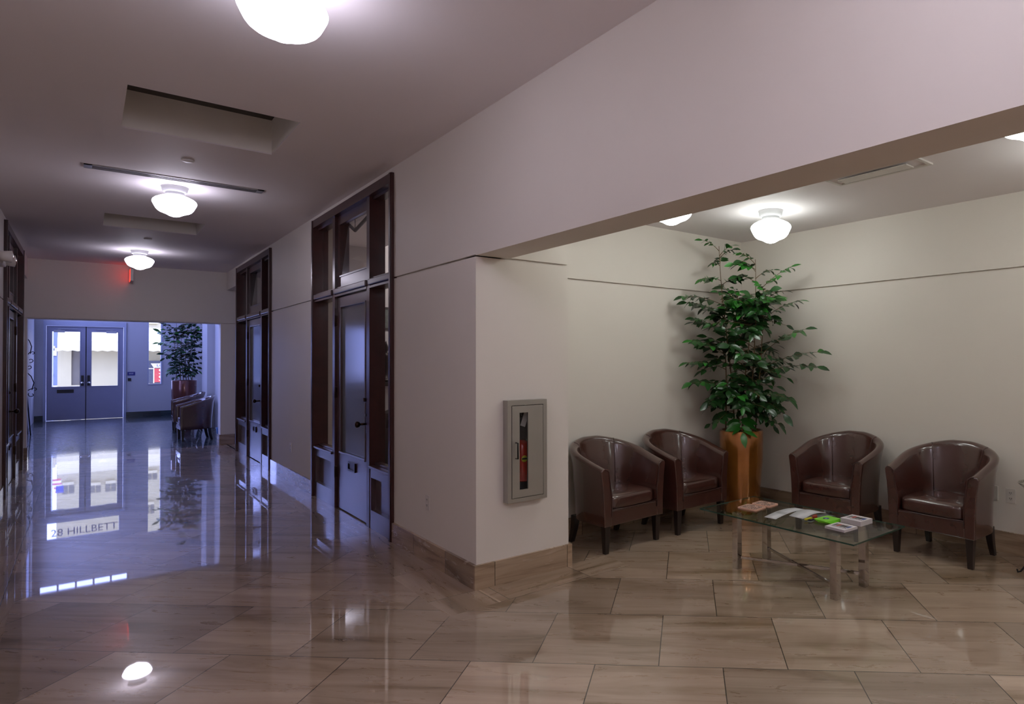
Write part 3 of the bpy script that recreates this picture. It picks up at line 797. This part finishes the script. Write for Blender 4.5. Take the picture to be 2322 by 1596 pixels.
clone(ch, (1.735, 17.70, 0), -PI / 2 - .02, 'dark leather tub armchair in the far lobby, farther of the pair')

# ------------------------------------------------------------------ glass coffee table
tx, ty, tz = 3.815, 2.715, .430
t = thing('coffee_table', 'rectangular glass coffee table on chrome legs with crossed bars', 'table', (tx, ty, 0))
hx, hy = .322, .642
m = MB(); m.box(-hx, hx, -hy, hy, tz - .010, tz, 'table_glass')
m.bm.faces.ensure_lookup_table(); ke = m.mi('glass_edge')
for f_ in m.bm.faces:
    if abs(f_.normal.z) < .5:
        f_.material_index = ke
m.bm.normal_update()
for f_ in m.bm.faces: f_.material_index = ke if abs(f_.normal.z) < .5 else 0
m.build('table_top', None, t)
LX, LY = .175, .413
for sx in (-1, 1):
    for sy in (-1, 1):
        m = MB(); m.box(sx * LX - .012, sx * LX + .038, sy * LY - .025, sy * LY + .025, 0, tz - .014, None, .0015); lg = m.build('leg', 'chrome', t)
        m = MB(); m.cyl((sx * LX + .013, sy * LY, tz - .014), (sx * LX + .013, sy * LY, tz - .0102), .012, .012, None, 12); m.build('pad', 'lens_glass', lg)
for sy in (-1, 1):
    m = MB(); a = Vector((-LX + .013, -sy * LY, .085)); b = Vector((LX + .013, sy * LY, .085))
    dv = (b - a).normalized(); pv = Vector((-dv.y, dv.x, 0)) * .006; a += dv * .028; b -= dv * .028
    zz = .009
    off = 0 if sy > 0 else .0005
    vs = [m.bm.verts.new(q) for q in (a - pv + Vector((0, 0, -zz - off)), b - pv + Vector((0, 0, -zz - off)), b + pv + Vector((0, 0, -zz - off)), a + pv + Vector((0, 0, -zz - off)),
                                       a - pv + Vector((0, 0, zz + off)), b - pv + Vector((0, 0, zz + off)), b + pv + Vector((0, 0, zz + off)), a + pv + Vector((0, 0, zz + off)))]
    for q in ((0, 3, 2, 1), (4, 5, 6, 7), (0, 1, 5, 4), (1, 2, 6, 5), (2, 3, 7, 6), (3, 0, 4, 7)): m.face([vs[i] for i in q])
    m.build('cross_bar', 'chrome', t)

# things on the table
def rrect(w_, h_, r_=.012, n=4):
    pts = []
    for cx_, cy_, a0 in ((w_ / 2 - r_, h_ / 2 - r_, 0), (-w_ / 2 + r_, h_ / 2 - r_, PI / 2), (-w_ / 2 + r_, -h_ / 2 + r_, PI), (w_ / 2 - r_, -h_ / 2 + r_, 1.5 * PI)):
        for i in range(n + 1): a = a0 + PI / 2 * i / n; pts.append((cx_ + r_ * math.cos(a), cy_ + r_ * math.sin(a)))
    return pts
random.seed(5)
def coaster(label, x, y, rz, w_, h_):
    t = thing('coaster', label, 'coaster', (x, y, tz), rz, 'patterned coasters on the glass table')
    m = MB(); m.prism(rrect(w_, h_, .018), 0, .010); m.build('base', 'coaster_pink', t)
    m = MB(); m.prism(rrect(w_ * .84, h_ * .84, .012), .0095, .0106)
    m.build('print', 'coaster_print', t)
coaster('pink coaster with a dark pattern, nearer the left end of the glass table', 3.780, 3.090, .12, .155, .165)
coaster('pink coaster with a dark pattern, beside the copper planter end of the table', 3.945, 3.095, .08, .135, .165)
def sheet_curve(m, x0, x1, y0, y1, z, arch, mat, n=14, th=.0012):
    k = m.mi(mat)
    def zz(x): s_ = (x - x0) / (x1 - x0); return z + arch * math.sin(PI * s_) ** 1.0
    top = [[(x0 + (x1 - x0) * i / n, y, zz(x0 + (x1 - x0) * i / n) + th) for y in (y0, y1)] for i in range(n + 1)]
    bot = [[(p[0], p[1], p[2] - th) for p in r_] for r_ in top]
    A = m.grid(top, mat); Bt = m.grid(bot, mat)
    for i in range(n):
        for j in (0, 1): m.face([A[i][j], A[i + 1][j], Bt[i + 1][j], Bt[i][j]], k)
    m.face([A[0][0], A[0][1], Bt[0][1], Bt[0][0]], k); m.face([A[n][0], A[n][1], Bt[n][1], Bt[n][0]], k)
def leaflet(label, x, y, rz, w_, h_, arch, photo):
    t = thing('leaflet', label, 'leaflet', (x, y, tz), rz, 'open leaflets on the glass table')
    m = MB(); sheet_curve(m, -w_ / 2, w_ / 2, -h_ / 2, h_ / 2, .0005, arch, 'paper_white'); m.build('text_page', None, t)
    m = MB()
    for i in range(9):
        yy = -h_ * .38 + i * h_ * .085
        sheet_curve(m, -w_ * .42, w_ * .30, yy, yy + .0028, .0020, arch * .93, 'paper_grey', 10, .0004)
    m.build('printed_lines', None, t)
    if photo:
        m = MB(); sheet_curve(m, -w_ * .62, w_ * .42, -h_ / 2 - .085, -h_ / 2, .0004, arch * .5, 'paper_grey')
        pp = m.build('photo_page', None, t)
        m = MB()
        yb = -h_ / 2 - .045
        for a, b, r_, mt in ((-.07, 0, .022, 'ink_red'), (-.045, .012, .015, 'ink_red')):
            m.prism([(a + r_ * math.cos(2 * PI * j / 10), yb + b + r_ * .7 * math.sin(2 * PI * j / 10)) for j in range(10)], .010, .0235, mt)
        m.box(-.17, -.10, yb - .004, yb + .012, .008, .0175, 'ink_yellow'); m.box(-.15, -.115, yb - .03, yb - .018, .006, .014, 'ink_dark'); m.box(-.16, -.14, yb - .02, yb - .012, .006, .014, 'ink_dark')
        m.build('picture', None, pp)
    return t
leaflet('white printed leaflet lying curled in the middle of the glass table', 3.835, 2.822, .06, .40, .095, .014, False)
leaflet('open leaflet with a dark photo page lying beside the green cards', 3.925, 2.690, -.06, .27, .13, .020, True)
t = thing('card_stack', 'bright green cards with a blue disc lying fanned on the glass table', 'cards', (3.865, 2.495, tz), -.12)
for k_, (a, b, c) in enumerate(((.012, -.012, .22), (.006, -.004, .10), (0, 0, 0))):
    m = MB(); m.prism(rrect(.150, .112, .008), .006 * k_, .006 * k_ + .0052); o = m.build('card', 'card_green', t); o.location = (a, b, 0); o.rotation_euler = (0, 0, c)
m = MB(); m.lathe([(0, 0), (.022, 0), (.022, .0006), (0, .0006)], 'ink_blue', 24, (-.0, .01, .0172)); m.box(-.012, .012, .005, .015, .0178, .0181, 'paper_white'); m.build('emblem', None, t)
def card_pile(label, x, y, rz, w_, h_, z):
    t = thing('card_stack', label, 'cards', (x, y, tz), rz, 'white card stacks on the glass table')
    m = MB()
    for i in range(int(z / .004)): m.box(-w_ / 2 + (i % 3) * .0006, w_ / 2 - (i % 2) * .0007, -h_ / 2 + (i % 2) * .0006, h_ / 2, i * .004, i * .004 + .0036)
    m.build('cards', 'card_white', t); zt = int(z / .004) * .004 - .0004
    m = MB(); cols = ['ink_blue', 'ink_dark', 'bronze_statue', 'ink_red', 'paper_grey', 'ink_dark']
    for i in range(5): m.box(-w_ * .10, w_ * .26, -h_ * .40 + i * h_ * .165, -h_ * .40 + i * h_ * .165 + h_ * .135, zt - .0002, zt + .0006, cols[i])
    for i in range(10): m.box(-w_ * .24, -w_ * .17, -h_ * .38 + i * h_ * .075, -h_ * .38 + i * h_ * .075 + h_ * .045, zt - .0002, zt + .0005, 'ink_dark')
    m.build('print', None, t)
card_pile('short stack of white picture cards at the near end of the glass table', 3.765, 2.325, -.05, .150, .150, .016)
card_pile('taller stack of white picture cards over the corner leg of the glass table', 3.975, 2.337, -.03, .145, .155, .032)

# ------------------------------------------------------------------ plants
def leaf_into(m, base, dirv, nrm, ln, wd, mat, fold=.25, droop=.2):
    k = m.mi(mat)
    d_ = dirv.normalized(); s_ = d_.cross(nrm).normalized(); u_ = s_.cross(d_).normalized()
    prof = [(0, .02), (.18, .62), (.42, 1.0), (.68, .82), (.88, .36), (1.0, .0)]
    Ls = []; Cs = []; Rs = []
    for a, w_ in prof:
        c = base + d_ * (ln * a) - u_ * (droop * ln * a * a)
        hw = wd * .5 * w_
        Cs.append(m.bm.verts.new(c)); Ls.append(m.bm.verts.new(c + s_ * hw + u_ * hw * fold)); Rs.append(m.bm.verts.new(c - s_ * hw + u_ * hw * fold))
    for i in range(len(prof) - 1):
        m.face([Cs[i], Ls[i], Ls[i + 1], Cs[i + 1]], k, True); m.face([Cs[i], Cs[i + 1], Rs[i + 1], Rs[i]], k, True)
def plant(name, label, cat, loc, fr, tips, fill, pot, potmat, leafmats, lim, seed, scale=1.0):
    """fr: (right vector, depth vector) in the horizontal plane; tips: (stem base, tip right, tip depth, tip z) fronds"""
    random.seed(seed)
    t = thing(name, label, cat, loc)
    R_, D_ = Vector(fr[0]), Vector(fr[1])
    rt, rb, ph = pot
    m = MB(); m.lathe([(0, 0), (rb * .97, 0), (rb, .008), (rb + (rt - rb) * .35, ph * .3), (rt - .003, ph * .65), (rt, ph - .01), (rt - .004, ph), (rt - .022, ph), (rt - .026, ph - .02), (rt - .03, ph - .05), (0, ph - .05)], None, 64)
    m.build('pot', potmat, t)
    m = MB(); m.lathe([(0, ph - .035), (rt * .5, ph - .03), (rt - .026, ph - .038)], None, 24); m.build('potting_soil', 'soil', t)
    stems = MB(); leaves = MB()
    def W(a, b, z): return R_ * a + D_ * b + Vector((0, 0, z))
    canes = []
    n = 6
    for i in range(n):
        a0 = (i - (n - 1) / 2) * rt * .26; b0 = random.uniform(-.06, .06); top = tips['cane'][i]
        p0 = W(a0, b0, ph - .04); p3 = W(*top); pts = []
        for j in range(9):
            s_ = j / 8; q = p0.lerp(p3, s_); q += Vector((math.sin(s_ * 5 + i) * .02, math.cos(s_ * 4 + i * 2) * .02, 0)) * scale; pts.append(q)
        canes.append(pts); stems.tube(pts, [(.0085 - .006 * j / 8) * scale for j in range(9)], None, 6)
    def at(i, z):
        pts = canes[i]
        for a, b in zip(pts, pts[1:]):
            if a.z <= z <= b.z: return a.lerp(b, (z - a.z) / max(b.z - a.z, 1e-4))
        return pts[-1] if z > pts[-1].z else pts[1]
    def frond(i, z0, tip, nl, ln, mat):
        b_ = at(i, z0); tipv = W(*tip)
        mid = b_.lerp(tipv, .5) + Vector((0, 0, .10 * (tipv - b_).length + .02))
        rp = []
        for j in range(9):
            s_ = j / 8; rp.append(b_ * (1 - s_) ** 2 + mid * 2 * s_ * (1 - s_) + tipv * s_ * s_)
        stems.tube(rp, [(.0035 - .002 * j / 8) * scale for j in range(9)], None, 4)
        tot = (tipv - b_).length
        for k in range(nl):
            s_ = .30 + .70 * (k // 2 * 2 + .5 * (k % 2)) / max(nl - 1, 1); s_ = min(s_, 1)
            j = min(int(s_ * 8), 7); q = rp[j].lerp(rp[j + 1], s_ * 8 - j); dr_ = (rp[j + 1] - rp[j]).normalized()
            side = dr_.cross(Vector((0, 0, 1))).normalized() * (1 if k % 2 else -1)
            dirv = (dr_ * (.45 if k < nl - 1 else 1.4) + side * .9 + Vector((0, 0, random.uniform(-.45, .12))))
            if k >= nl - 1: dirv = dr_ + Vector((0, 0, -.15))
            l_ = ln * random.uniform(.9, 1.3) * (1 - .25 * s_)
            e = q + dirv.normalized() * l_
            wx, wy = loc[0] + e.x, loc[1] + e.y
            if wx > lim[0] or wy > lim[1]: continue
            leaf_into(leaves, q, dirv, (Vector((-.66, -.75, 0)) * random.uniform(.2, 1.3) + Vector((random.uniform(-.4, .4), random.uniform(-.4, .4), random.uniform(.45, 1)))), l_, l_ * random.uniform(.42, .52), mat if random.random() > .12 else leafmats[1], random.uniform(.1, .4), random.uniform(.05, .35))
    for (i, z0, a, b, z, nl, ln, young) in tips['fronds']: frond(i, z0, (a, b, z), nl + 3, ln * 1.2, leafmats[1 if young else 0])
    for _ in range(fill[0]):
        i = random.randrange(n); zt = canes[i][-1].z
        z0 = random.uniform(fill[1], min(fill[2], zt - .05)); ang = random.uniform(0, 2 * PI); hw = fill[3](z0)
        p = at(i, z0); rr_ = random.uniform(.6, 1.25) * hw
        a = math.cos(ang) * rr_; b = math.sin(ang) * rr_ * .75 - .06 * scale
        q = R_ * a + D_ * b
        if loc[0] + q.x > lim[0] - .06 or loc[1] + q.y > lim[1] - .06: continue
        frond(i, z0, (a, b, z0 + random.uniform(-.16, .26) * scale), random.choice((7, 8, 9, 10)), random.uniform(.105, .14) * scale, leafmats[0])
    for i in range(n):
        e = canes[i][-1]; a0 = e.dot(R_); b0 = e.dot(D_)
        for q in range(3):
            an = random.uniform(0, 2 * PI)
            frond(i, e.z - .05 - .07 * q, (a0 + .17 * scale * math.cos(an), b0 - .05 + .10 * math.sin(an), min(e.z + .05 - .08 * q, ph + 2.0)), 7, .095 * scale, leafmats[1 if q == 0 else 0])
    stems.build('stems', 'cane', t)
    o = leaves.build('foliage', None, t); o['kind'] = 'stuff'
    return t
RV = (.7514, -.6598, 0); DV = (.6598, .7513, 0)
T1 = dict(
    cane=[(-.20, -.08, 2.18), (-.21, -.10, 2.70), (-.05, -.10, 2.22), (.06, -.16, 2.08), (.13, -.20, 2.55), (.22, -.26, 2.25)],
    fronds=[(1, 2.60, -.10, -.12, 2.70, 5, .085, 1), (1, 2.50, -.30, -.12, 2.52, 5, .06, 0), (1, 2.35, -.40, -.16, 2.36, 9, .10, 1), (1, 2.30, -.06, -.16, 2.36, 7, .10, 0),
            (1, 2.10, -.60, -.18, 2.18, 11, .12, 0), (0, 2.00, -.56, -.20, 2.12, 10, .12, 0), (1, 2.15, -.02, -.2, 2.10, 9, .15, 1),
            (4, 2.45, -.10, -.24, 2.50, 9, .12, 1), (4, 2.20, .46, -.30, 2.46, 9, .11, 1), (4, 2.32, -.05, -.2, 2.38, 8, .11, 0), (4, 2.05, .30, -.30, 2.16, 8, .15, 1),
            (5, 1.95, .52, -.36, 2.12, 9, .11, 0), (5, 1.60, .56, -.40, 1.84, 8, .13, 0), (5, 1.45, .70, -.46, 1.62, 9, .13, 0), (5, 1.40, .66, -.44, 1.48, 8, .12, 0),
            (0, 1.80, -.50, -.25, 1.96, 9, .11, 0), (0, 1.60, -.52, -.25, 1.74, 9, .12, 0), (0, 1.45, -.56, -.22, 1.52, 9, .12, 0), (0, 1.25, -.52, -.22, 1.32, 8, .12, 0), (0, 1.15, -.36, -.2, 1.12, 7, .13, 0),
            (5, 1.20, .42, -.34, 1.16, 9, .14, 0), (5, 1.15, .36, -.34, 1.02, 8, .13, 0), (3, 1.05, .34, -.3, .90, 7, .10, 0), (2, .96, -.02, -.26, .82, 5, .14, 1), (1, 1.02, -.28, -.26, .93, 6, .10, 0)])
def hw1(z): return .20 + .24 * math.sin(PI * min(1, max(0, (z - .75) / 1.6)))
plant('potted_plant', 'tall leafy green plant in a copper coloured planter in the lounge corner', 'plant', (5.05, 4.26, 0), (RV, DV), T1,
      (118, .96, 2.10, hw1), (.222, .178, .835), 'copper_glaze', ('leaf', 'leaf_young'), (5.50, 4.61), 11)
T2 = dict(
    cane=[(-.20, .0, 2.3), (-.15, .0, 2.7), (-.05, .0, 2.5), (.06, .0, 2.9), (.13, .0, 2.6), (.2, .0, 2.4)],
    fronds=[(0, 2.0, -.50, -.1, 2.30, 9, .15, 1), (0, 1.9, -.52, -.1, 2.02, 9, .15, 1), (1, 2.3, -.40, 0, 2.5, 9, .15, 0), (5, 1.9, .48, -.1, 2.15, 9, .16, 0), (5, 1.7, .42, -.1, 1.85, 8, .16, 0),
            (4, 2.2, .40, -.1, 2.4, 9, .15, 0), (0, 1.6, -.42, -.1, 1.75, 9, .15, 0)])
def hw2(z): return .16 + .28 * math.sin(PI * min(1, max(0, (z - 1.0) / 1.7)))
plant('potted_plant', 'leafy plant in a tall dark copper planter beside the side window of the far lobby', 'plant', (1.86, 19.5, 0), ((1, 0, 0), (0, 1, 0)), T2,
      (62, 1.2, 2.5, hw2), (.262, .20, 1.10), 'copper_dark', ('leaf_lobby', 'leaf_young'), (2.9, 22), 7, 1.15)

# ------------------------------------------------------------------ iron bowl stand at the right edge
t = thing('bowl_stand', 'wrought iron stand with scroll feet at the right edge beside the armchair', 'stand', (5.20, 1.55, 0))
for i in range(3):
    a = 2 * PI * i / 3 + 2.30; c, s_ = math.cos(a), math.sin(a)
    pts = []
    for q in range(15):
        u = q / 14; r_ = .11 - .075 * math.sin(u * PI) + (.07 * (1 - u) ** 3); pts.append((c * r_, s_ * r_, .015 + .555 * u))
    foot = [(c * (.18 + .012 * math.cos(k)), s_ * (.18 + .012 * math.cos(k)), .020 + .012 * math.sin(k)) for k in (PI * 1.4, PI, PI / 2, 0, -PI / 2)]
    m = MB(); m.tube([(c * .205, s_ * .205, .03), (c * .20, s_ * .20, .010)] + pts, .0065, None, 8); m.build('leg', 'iron', t)
m = MB(); m.tube([(.11 * math.cos(2 * PI * k / 24), .11 * math.sin(2 * PI * k / 24), .565) for k in range(25)], .006, None, 6); m.build('ring', 'iron', t)
m = MB(); m.tube([(.04 * math.cos(2 * PI * k / 24), .04 * math.sin(2 * PI * k / 24), .30) for k in range(25)], .005, None, 6); m.build('ring', 'iron', t)
m = MB(); m.lathe([(0, .572), (.05, .574), (.10, .590), (.15, .615), (.178, .640), (.180, .641), (.177, .646), (.148, .621), (.098, .596), (.05, .581), (0, .579)], None, 40)
tag(m.build('glass_bowl', 'silver', None, (5.20, 1.55, .0)), 'shallow silvery bowl resting on the iron stand at the right edge', 'bowl')

# ------------------------------------------------------------------ far lobby : iron easel, bin, side table
t = thing('iron_easel', 'wrought iron easel with curled ends at the left of the far lobby', 'easel', (-.90, 19.0, 0))
def arc(cx_, cz, r0, r1, a0, a1, n=16, y=0):
    return [(cx_ + (r0 + (r1 - r0) * i / n) * math.cos(a0 + (a1 - a0) * i / n), y, cz + (r0 + (r1 - r0) * i / n) * math.sin(a0 + (a1 - a0) * i / n)) for i in range(n + 1)]
m = MB(); m.tube([(-.04, 0, 1.30), (-.035, .02, .9), (.035, -.12, 0)], .012, None, 6); m.build('leg', 'iron', t)
m = MB(); m.tube([(-.07, .25, 1.30), (-.06, .25, .9), (-.03, .30, 0)], .012, None, 6); m.build('leg', 'iron', t)
m = MB(); m.tube([(-.06, 0, 2.12), (.0, 0, 2.02), (.035, 0, 1.90), (.02, 0, 1.79), (-.03, 0, 1.72)], .009, None, 6); m.build('upper_bow', 'iron', t)
for ar in (arc(.055, 1.755, .04, .015, PI * 1.1, -PI * .6), arc(.02, 1.60, .05, .018, -PI * .6, PI * .9), arc(.0, 1.46, .045, .015, -PI * .6, PI * .9)):
    m = MB(); m.tube(ar, .008, None, 6); m.build('scroll', 'iron', t)
m = MB(); m.tube([(-.04, 0, 1.35), (.03, 0, 1.26), (.075, 0, 1.12), (.05, 0, 1.0), (-.03, 0, .95)], .010, None, 6); m.build('lower_bow', 'iron', t)
for ar in (arc(.09, .975, .045, .015, PI * 1.1, -PI * .6), arc(.04, .865, .055, .018, -PI * 1.2, PI * .4)):
    m = MB(); m.tube(ar, .008, None, 6); m.build('scroll', 'iron', t)
m = MB(); m.tube([(-.04, 0, 1.30), (-.04, 0, 1.72)], .009, None, 6); m.build('mast', 'iron', t)
m = MB(); m.tube([(-.05, 0, 1.0), (-.065, .25, 1.0)], .009, None, 6); m.build('crossbar', 'iron', t)
m = MB(); m.prism([(0, 0), (.19, .02), (.17, .26), (.02, .28)], 0, .16)
t2 = thing('waste_bin', 'pale blue bin behind the nearer lobby armchair', 'bin', (2.05, 14.75, 0))
m = MB(); m.lathe([(0, 0), (.11, 0), (.14, .27), (.145, .28), (.135, .28), (.108, .02), (0, .02)], None, 28); m.build('bin_body', 'bin_blue', t2)
t2 = thing('side_table', 'small chrome and glass side table between the two lobby armchairs', 'table', (1.72, 16.62, 0))
m = MB(); m.lathe([(0, .44), (.20, .44), (.20, .45), (0, .45)], None, 32); m.build('table_top', 'table_glass', t2)
for i in range(3):
    a = 2 * PI * i / 3 + .4; c, s_ = math.cos(a), math.sin(a)
    m = MB(); m.tube([(c * .17, s_ * .17, .44), (c * .10, s_ * .10, .28), (c * .08, s_ * .08, .20), (c * .19, s_ * .19, .008)], .010, None, 8); m.build('leg', 'chrome', t2)

# ------------------------------------------------------------------ things seen through the near shop door
t = thing('wall_picture', 'small dark framed picture behind the near door sidelight', 'picture', (3.47, 9.75, 2.19))
m = MB(); slab(m, 'y', -.02, 0, -.16, .16, -.17, .17, [(-.13, .13, -.14, .14)]); m.build('frame', 'shop_dark', t)
m = MB(); m.box(-.13, .13, -.008, -.001, -.14, .14); m.box(-.10, -.01, -.011, -.007, -.12, .12, None); m.build('picture_panel', 'paper_grey', t)
t = thing('shop_desk', 'grey desk behind the near door sidelight', 'desk', (3.50, 8.9, 0))
m = MB(); m.box(-.55, .55, -.3, .3, 1.22, 1.27); m.build('desk_top', 'shop_dark', t)
m = MB(); m.box(-.52, .52, -.26, .28, 0, 1.22); m.build('desk_body', 'shop_wall', t)
t = thing('bronze_statuette', 'dark bronze figure standing on the desk behind the near sidelight', 'statue', (3.045, 8.75, 1.27))
m = MB(); m.lathe([(0, 0), (.10, 0), (.10, .03), (.07, .05), (.03, .07), (.035, .16), (.05, .24), (.06, .32), (.045, .38), (.02, .40), (.03, .43), (.033, .46), (.02, .50), (0, .56)], None, 20)
m.tube([(-.05, 0, .34), (-.12, 0, .28), (-.16, 0, .36)], .016, None, 8); m.tube([(.05, 0, .34), (.13, 0, .24), (.08, 0, .18)], .016, None, 8)
m.build('figure', 'bronze_statue', t)
t = thing('dark_cabinet', 'dark low cabinet with pale lettering behind the near sidelight', 'cabinet', (3.10, 8.15, 0))
m = MB(); m.box(-.3, .4, -.2, .25, 0, .72); m.prism([(-.3, .72), (.4, .72), (.34, .80), (.1, .86), (-.1, .98), (-.28, .90)], -.1, .1, plane='xz'); m.build('cabinet_body', 'shop_dark', t)
t = thing('hanging_sign', 'dark hanging strip with pale squares behind the near door transom', 'sign', (2.33, 8.24, 2.99))
m = MB(); m.prism([(a * 1.0, b) for a, b in rrect(.20, .46, .04)], -.006, .006, plane='yz'); m.tube([(0, .03, .2), (0, .02, 1.21)], .003, None, 5); m.build('strip', 'shop_dark', t)
for i in range(4):
    m = MB(); m.box(-.010, -.005, -.045, .045, .13 - i * .072, .18 - i * .072); m.build('pale_square', 'paper_white', t)
m = MB(); m.prism([(.04 * math.cos(2 * PI * j / 20), -.155 + .06 * math.sin(2 * PI * j / 20)) for j in range(20)], -.010, -.005, plane='yz'); m.build('pale_oval', 'paper_white', t)
t = thing('picture_rail', 'dark bent rail high behind the near door transom', 'rail', (2.40, 7.93, 3.10))
m = MB(); m.tube([(.0, .33, .15), (0, 0, 0), (0, -.75, .14), (0, -1.6, .28)], .02, None, 8); m.tube([(0, 0, 0), (0, 0, 1.1)], .004, None, 5); m.build('rail', 'shop_dark', t)
# unseen area light added to brighten the shop room
lg = bpy.data.lights.new('shop_fill_light', 'AREA'); lg.shape = 'RECTANGLE'; lg.size = .6; lg.size_y = 1.2; lg.energy = 110; lg.color = (1, .94, .92)
lo = bpy.data.objects.new('shop_fill_light', lg); COL.objects.link(lo); lo.location = (3.3, 7.6, 4.15)

# ------------------------------------------------------------------ street
m = MB(); m.box(-30, 30, 23.4, 80, -.12, -.02); m.box(-30, -3.3, 10, 23.4, -.12, -.02); struct(m.build('ground', 'concrete'), 'pale street paving outside')
t = thing('street_building', 'pale stucco building with an awning across the street', 'building', (0, 36, 0))
m = MB(); slab(m, 'y', 0, .3, -.86, 12, 0, 6.2, [(-.43, -.12, .6, 2.1), (2.18, 3.4, .55, 1.62)]); m.box(-.86, 12, .3, 5, 0, 6.2); m.build('wall', 'stucco', t)
m = MB(); n = 64; k = m.mi('awning_cloth'); x0, x1 = -.84, 9.0
top = [m.bm.verts.new((x0 + (x1 - x0) * i / n, -.05, 3.1)) for i in range(n + 1)]
mid = [m.bm.verts.new((x0 + (x1 - x0) * i / n, -1.1, 2.45)) for i in range(n + 1)]
bot = [m.bm.verts.new((x0 + (x1 - x0) * i / n, -1.1 + (.05 if i % 2 else 0), 2.01 + (.04 if i % 2 else 0))) for i in range(n + 1)]
for i in range(n): m.face([top[i], top[i + 1], mid[i + 1], mid[i]], k); m.face([mid[i], mid[i + 1], bot[i + 1], bot[i]], k)
o = m.build('awning', None, t)
sm = o.modifiers.new('s', 'SOLIDIFY'); sm.thickness = .02
m = MB(); m.box(-.43, -.12, .1, .12, .6, 2.1); m.build('door_panel', 'facade_trim', t)
for x, z, w_, h_ in ((-.5, 3.75, .36, .36), (.36, 3.85, .34, .30), (.86, 3.85, .34, .34), (2.28, 3.55, .34, .28), (2.2, 5.0, .3, .4)):
    m = MB(); m.box(x - w_ / 2, x - .02, -.02, 0, z - h_ / 2, z + h_ / 2); m.box(x + .02, x + w_ / 2, -.02, 0, z - h_ / 2, z + h_ / 2); wq = m.build('window', 'facade_glass', t)
    m = MB(); m.box(x - w_ / 2, x + w_ / 2, -.12, 0, z - h_ / 2 - .14, z - h_ / 2 - .02); m.build('window_box', 'awning_cloth', wq)
t = thing('shop_poster', 'red and white shop poster with big letters seen through the side window', 'poster', (2.52, 35.75, 0))
m = MB(); m.box(-.42, .9, 0, .04, .62, 1.62); m.build('backing', 'street_navy', t)
m = MB(); m.prism([(-.33, 1.50), (.7, 1.50), (.6, 1.30), (-.22, 1.30)], -.02, 0, plane='xz'); m.build('white_band', 'street_white', t)
m = MB(); m.box(-.19, .7, -.02, 0, .66, 1.27); m.box(-.24, -.19, -.02, 0, .62, 1.30, None); m.build('red_panel', 'sign_red', t)
m = MB(); m.box(-.42, -.24, -.02, 0, 1.25, 1.29); m.box(-.24, -.20, -.022, -.001, .62, 1.3); m.build('white_bars', 'street_white', t)
text_mesh('lettering', 'LO', .15, 'ink_blue', t, (.0, -.025, 1.40), (PI / 2, 0, 0), .002, (1.2, 1, 1))
text_mesh('lettering', 'S', .36, 'street_white', t, (.06, -.025, 1.12), (PI / 2, 0, 0), .004, (1.5, 1, 1))
text_mesh('lettering', 'S', .36, 'street_white', t, (.06, -.025, .82), (PI / 2, 0, 0), .004, (1.5, 1, 1))
t = thing('distant_building', 'blue-grey building far down the street at the left of the door glass', 'building', (-5, 60, 0))
m = MB(); m.box(-9, 3.6, 0, 4, 0, 5.5); m.build('wall', 'far_wall_blue', t)
m = MB()
random.seed(3)
for i in range(26):
    x = random.uniform(1.0, 3.5); z = random.uniform(.1, 5.2); m.box(x, x + random.uniform(.1, .5), -.06 - i * .002, 0, z, z + random.uniform(.1, .6))
m.build('pale_panels', 'stucco', t)
t = thing('street_flag', 'striped flag on a pole across the street', 'flag', (-.95, 34, 1.4))
m = MB(); m.cyl((0, 0, -1.42), (0, 0, 3.1), .02); m.build('pole', 'fixture_metal', t)
m = MB()
for i in range(7): m.box(-.02 + .02 * i, .26 + .01 * i, -.006, .006, 1.6 + i * .08, 1.68 + i * .08, 'sign_red' if i % 2 == 0 else 'sign_white')
m.box(.12, .34, -.009, .009, 1.88, 2.16, 'sign_navy'); m.build('flag_cloth', None, t)
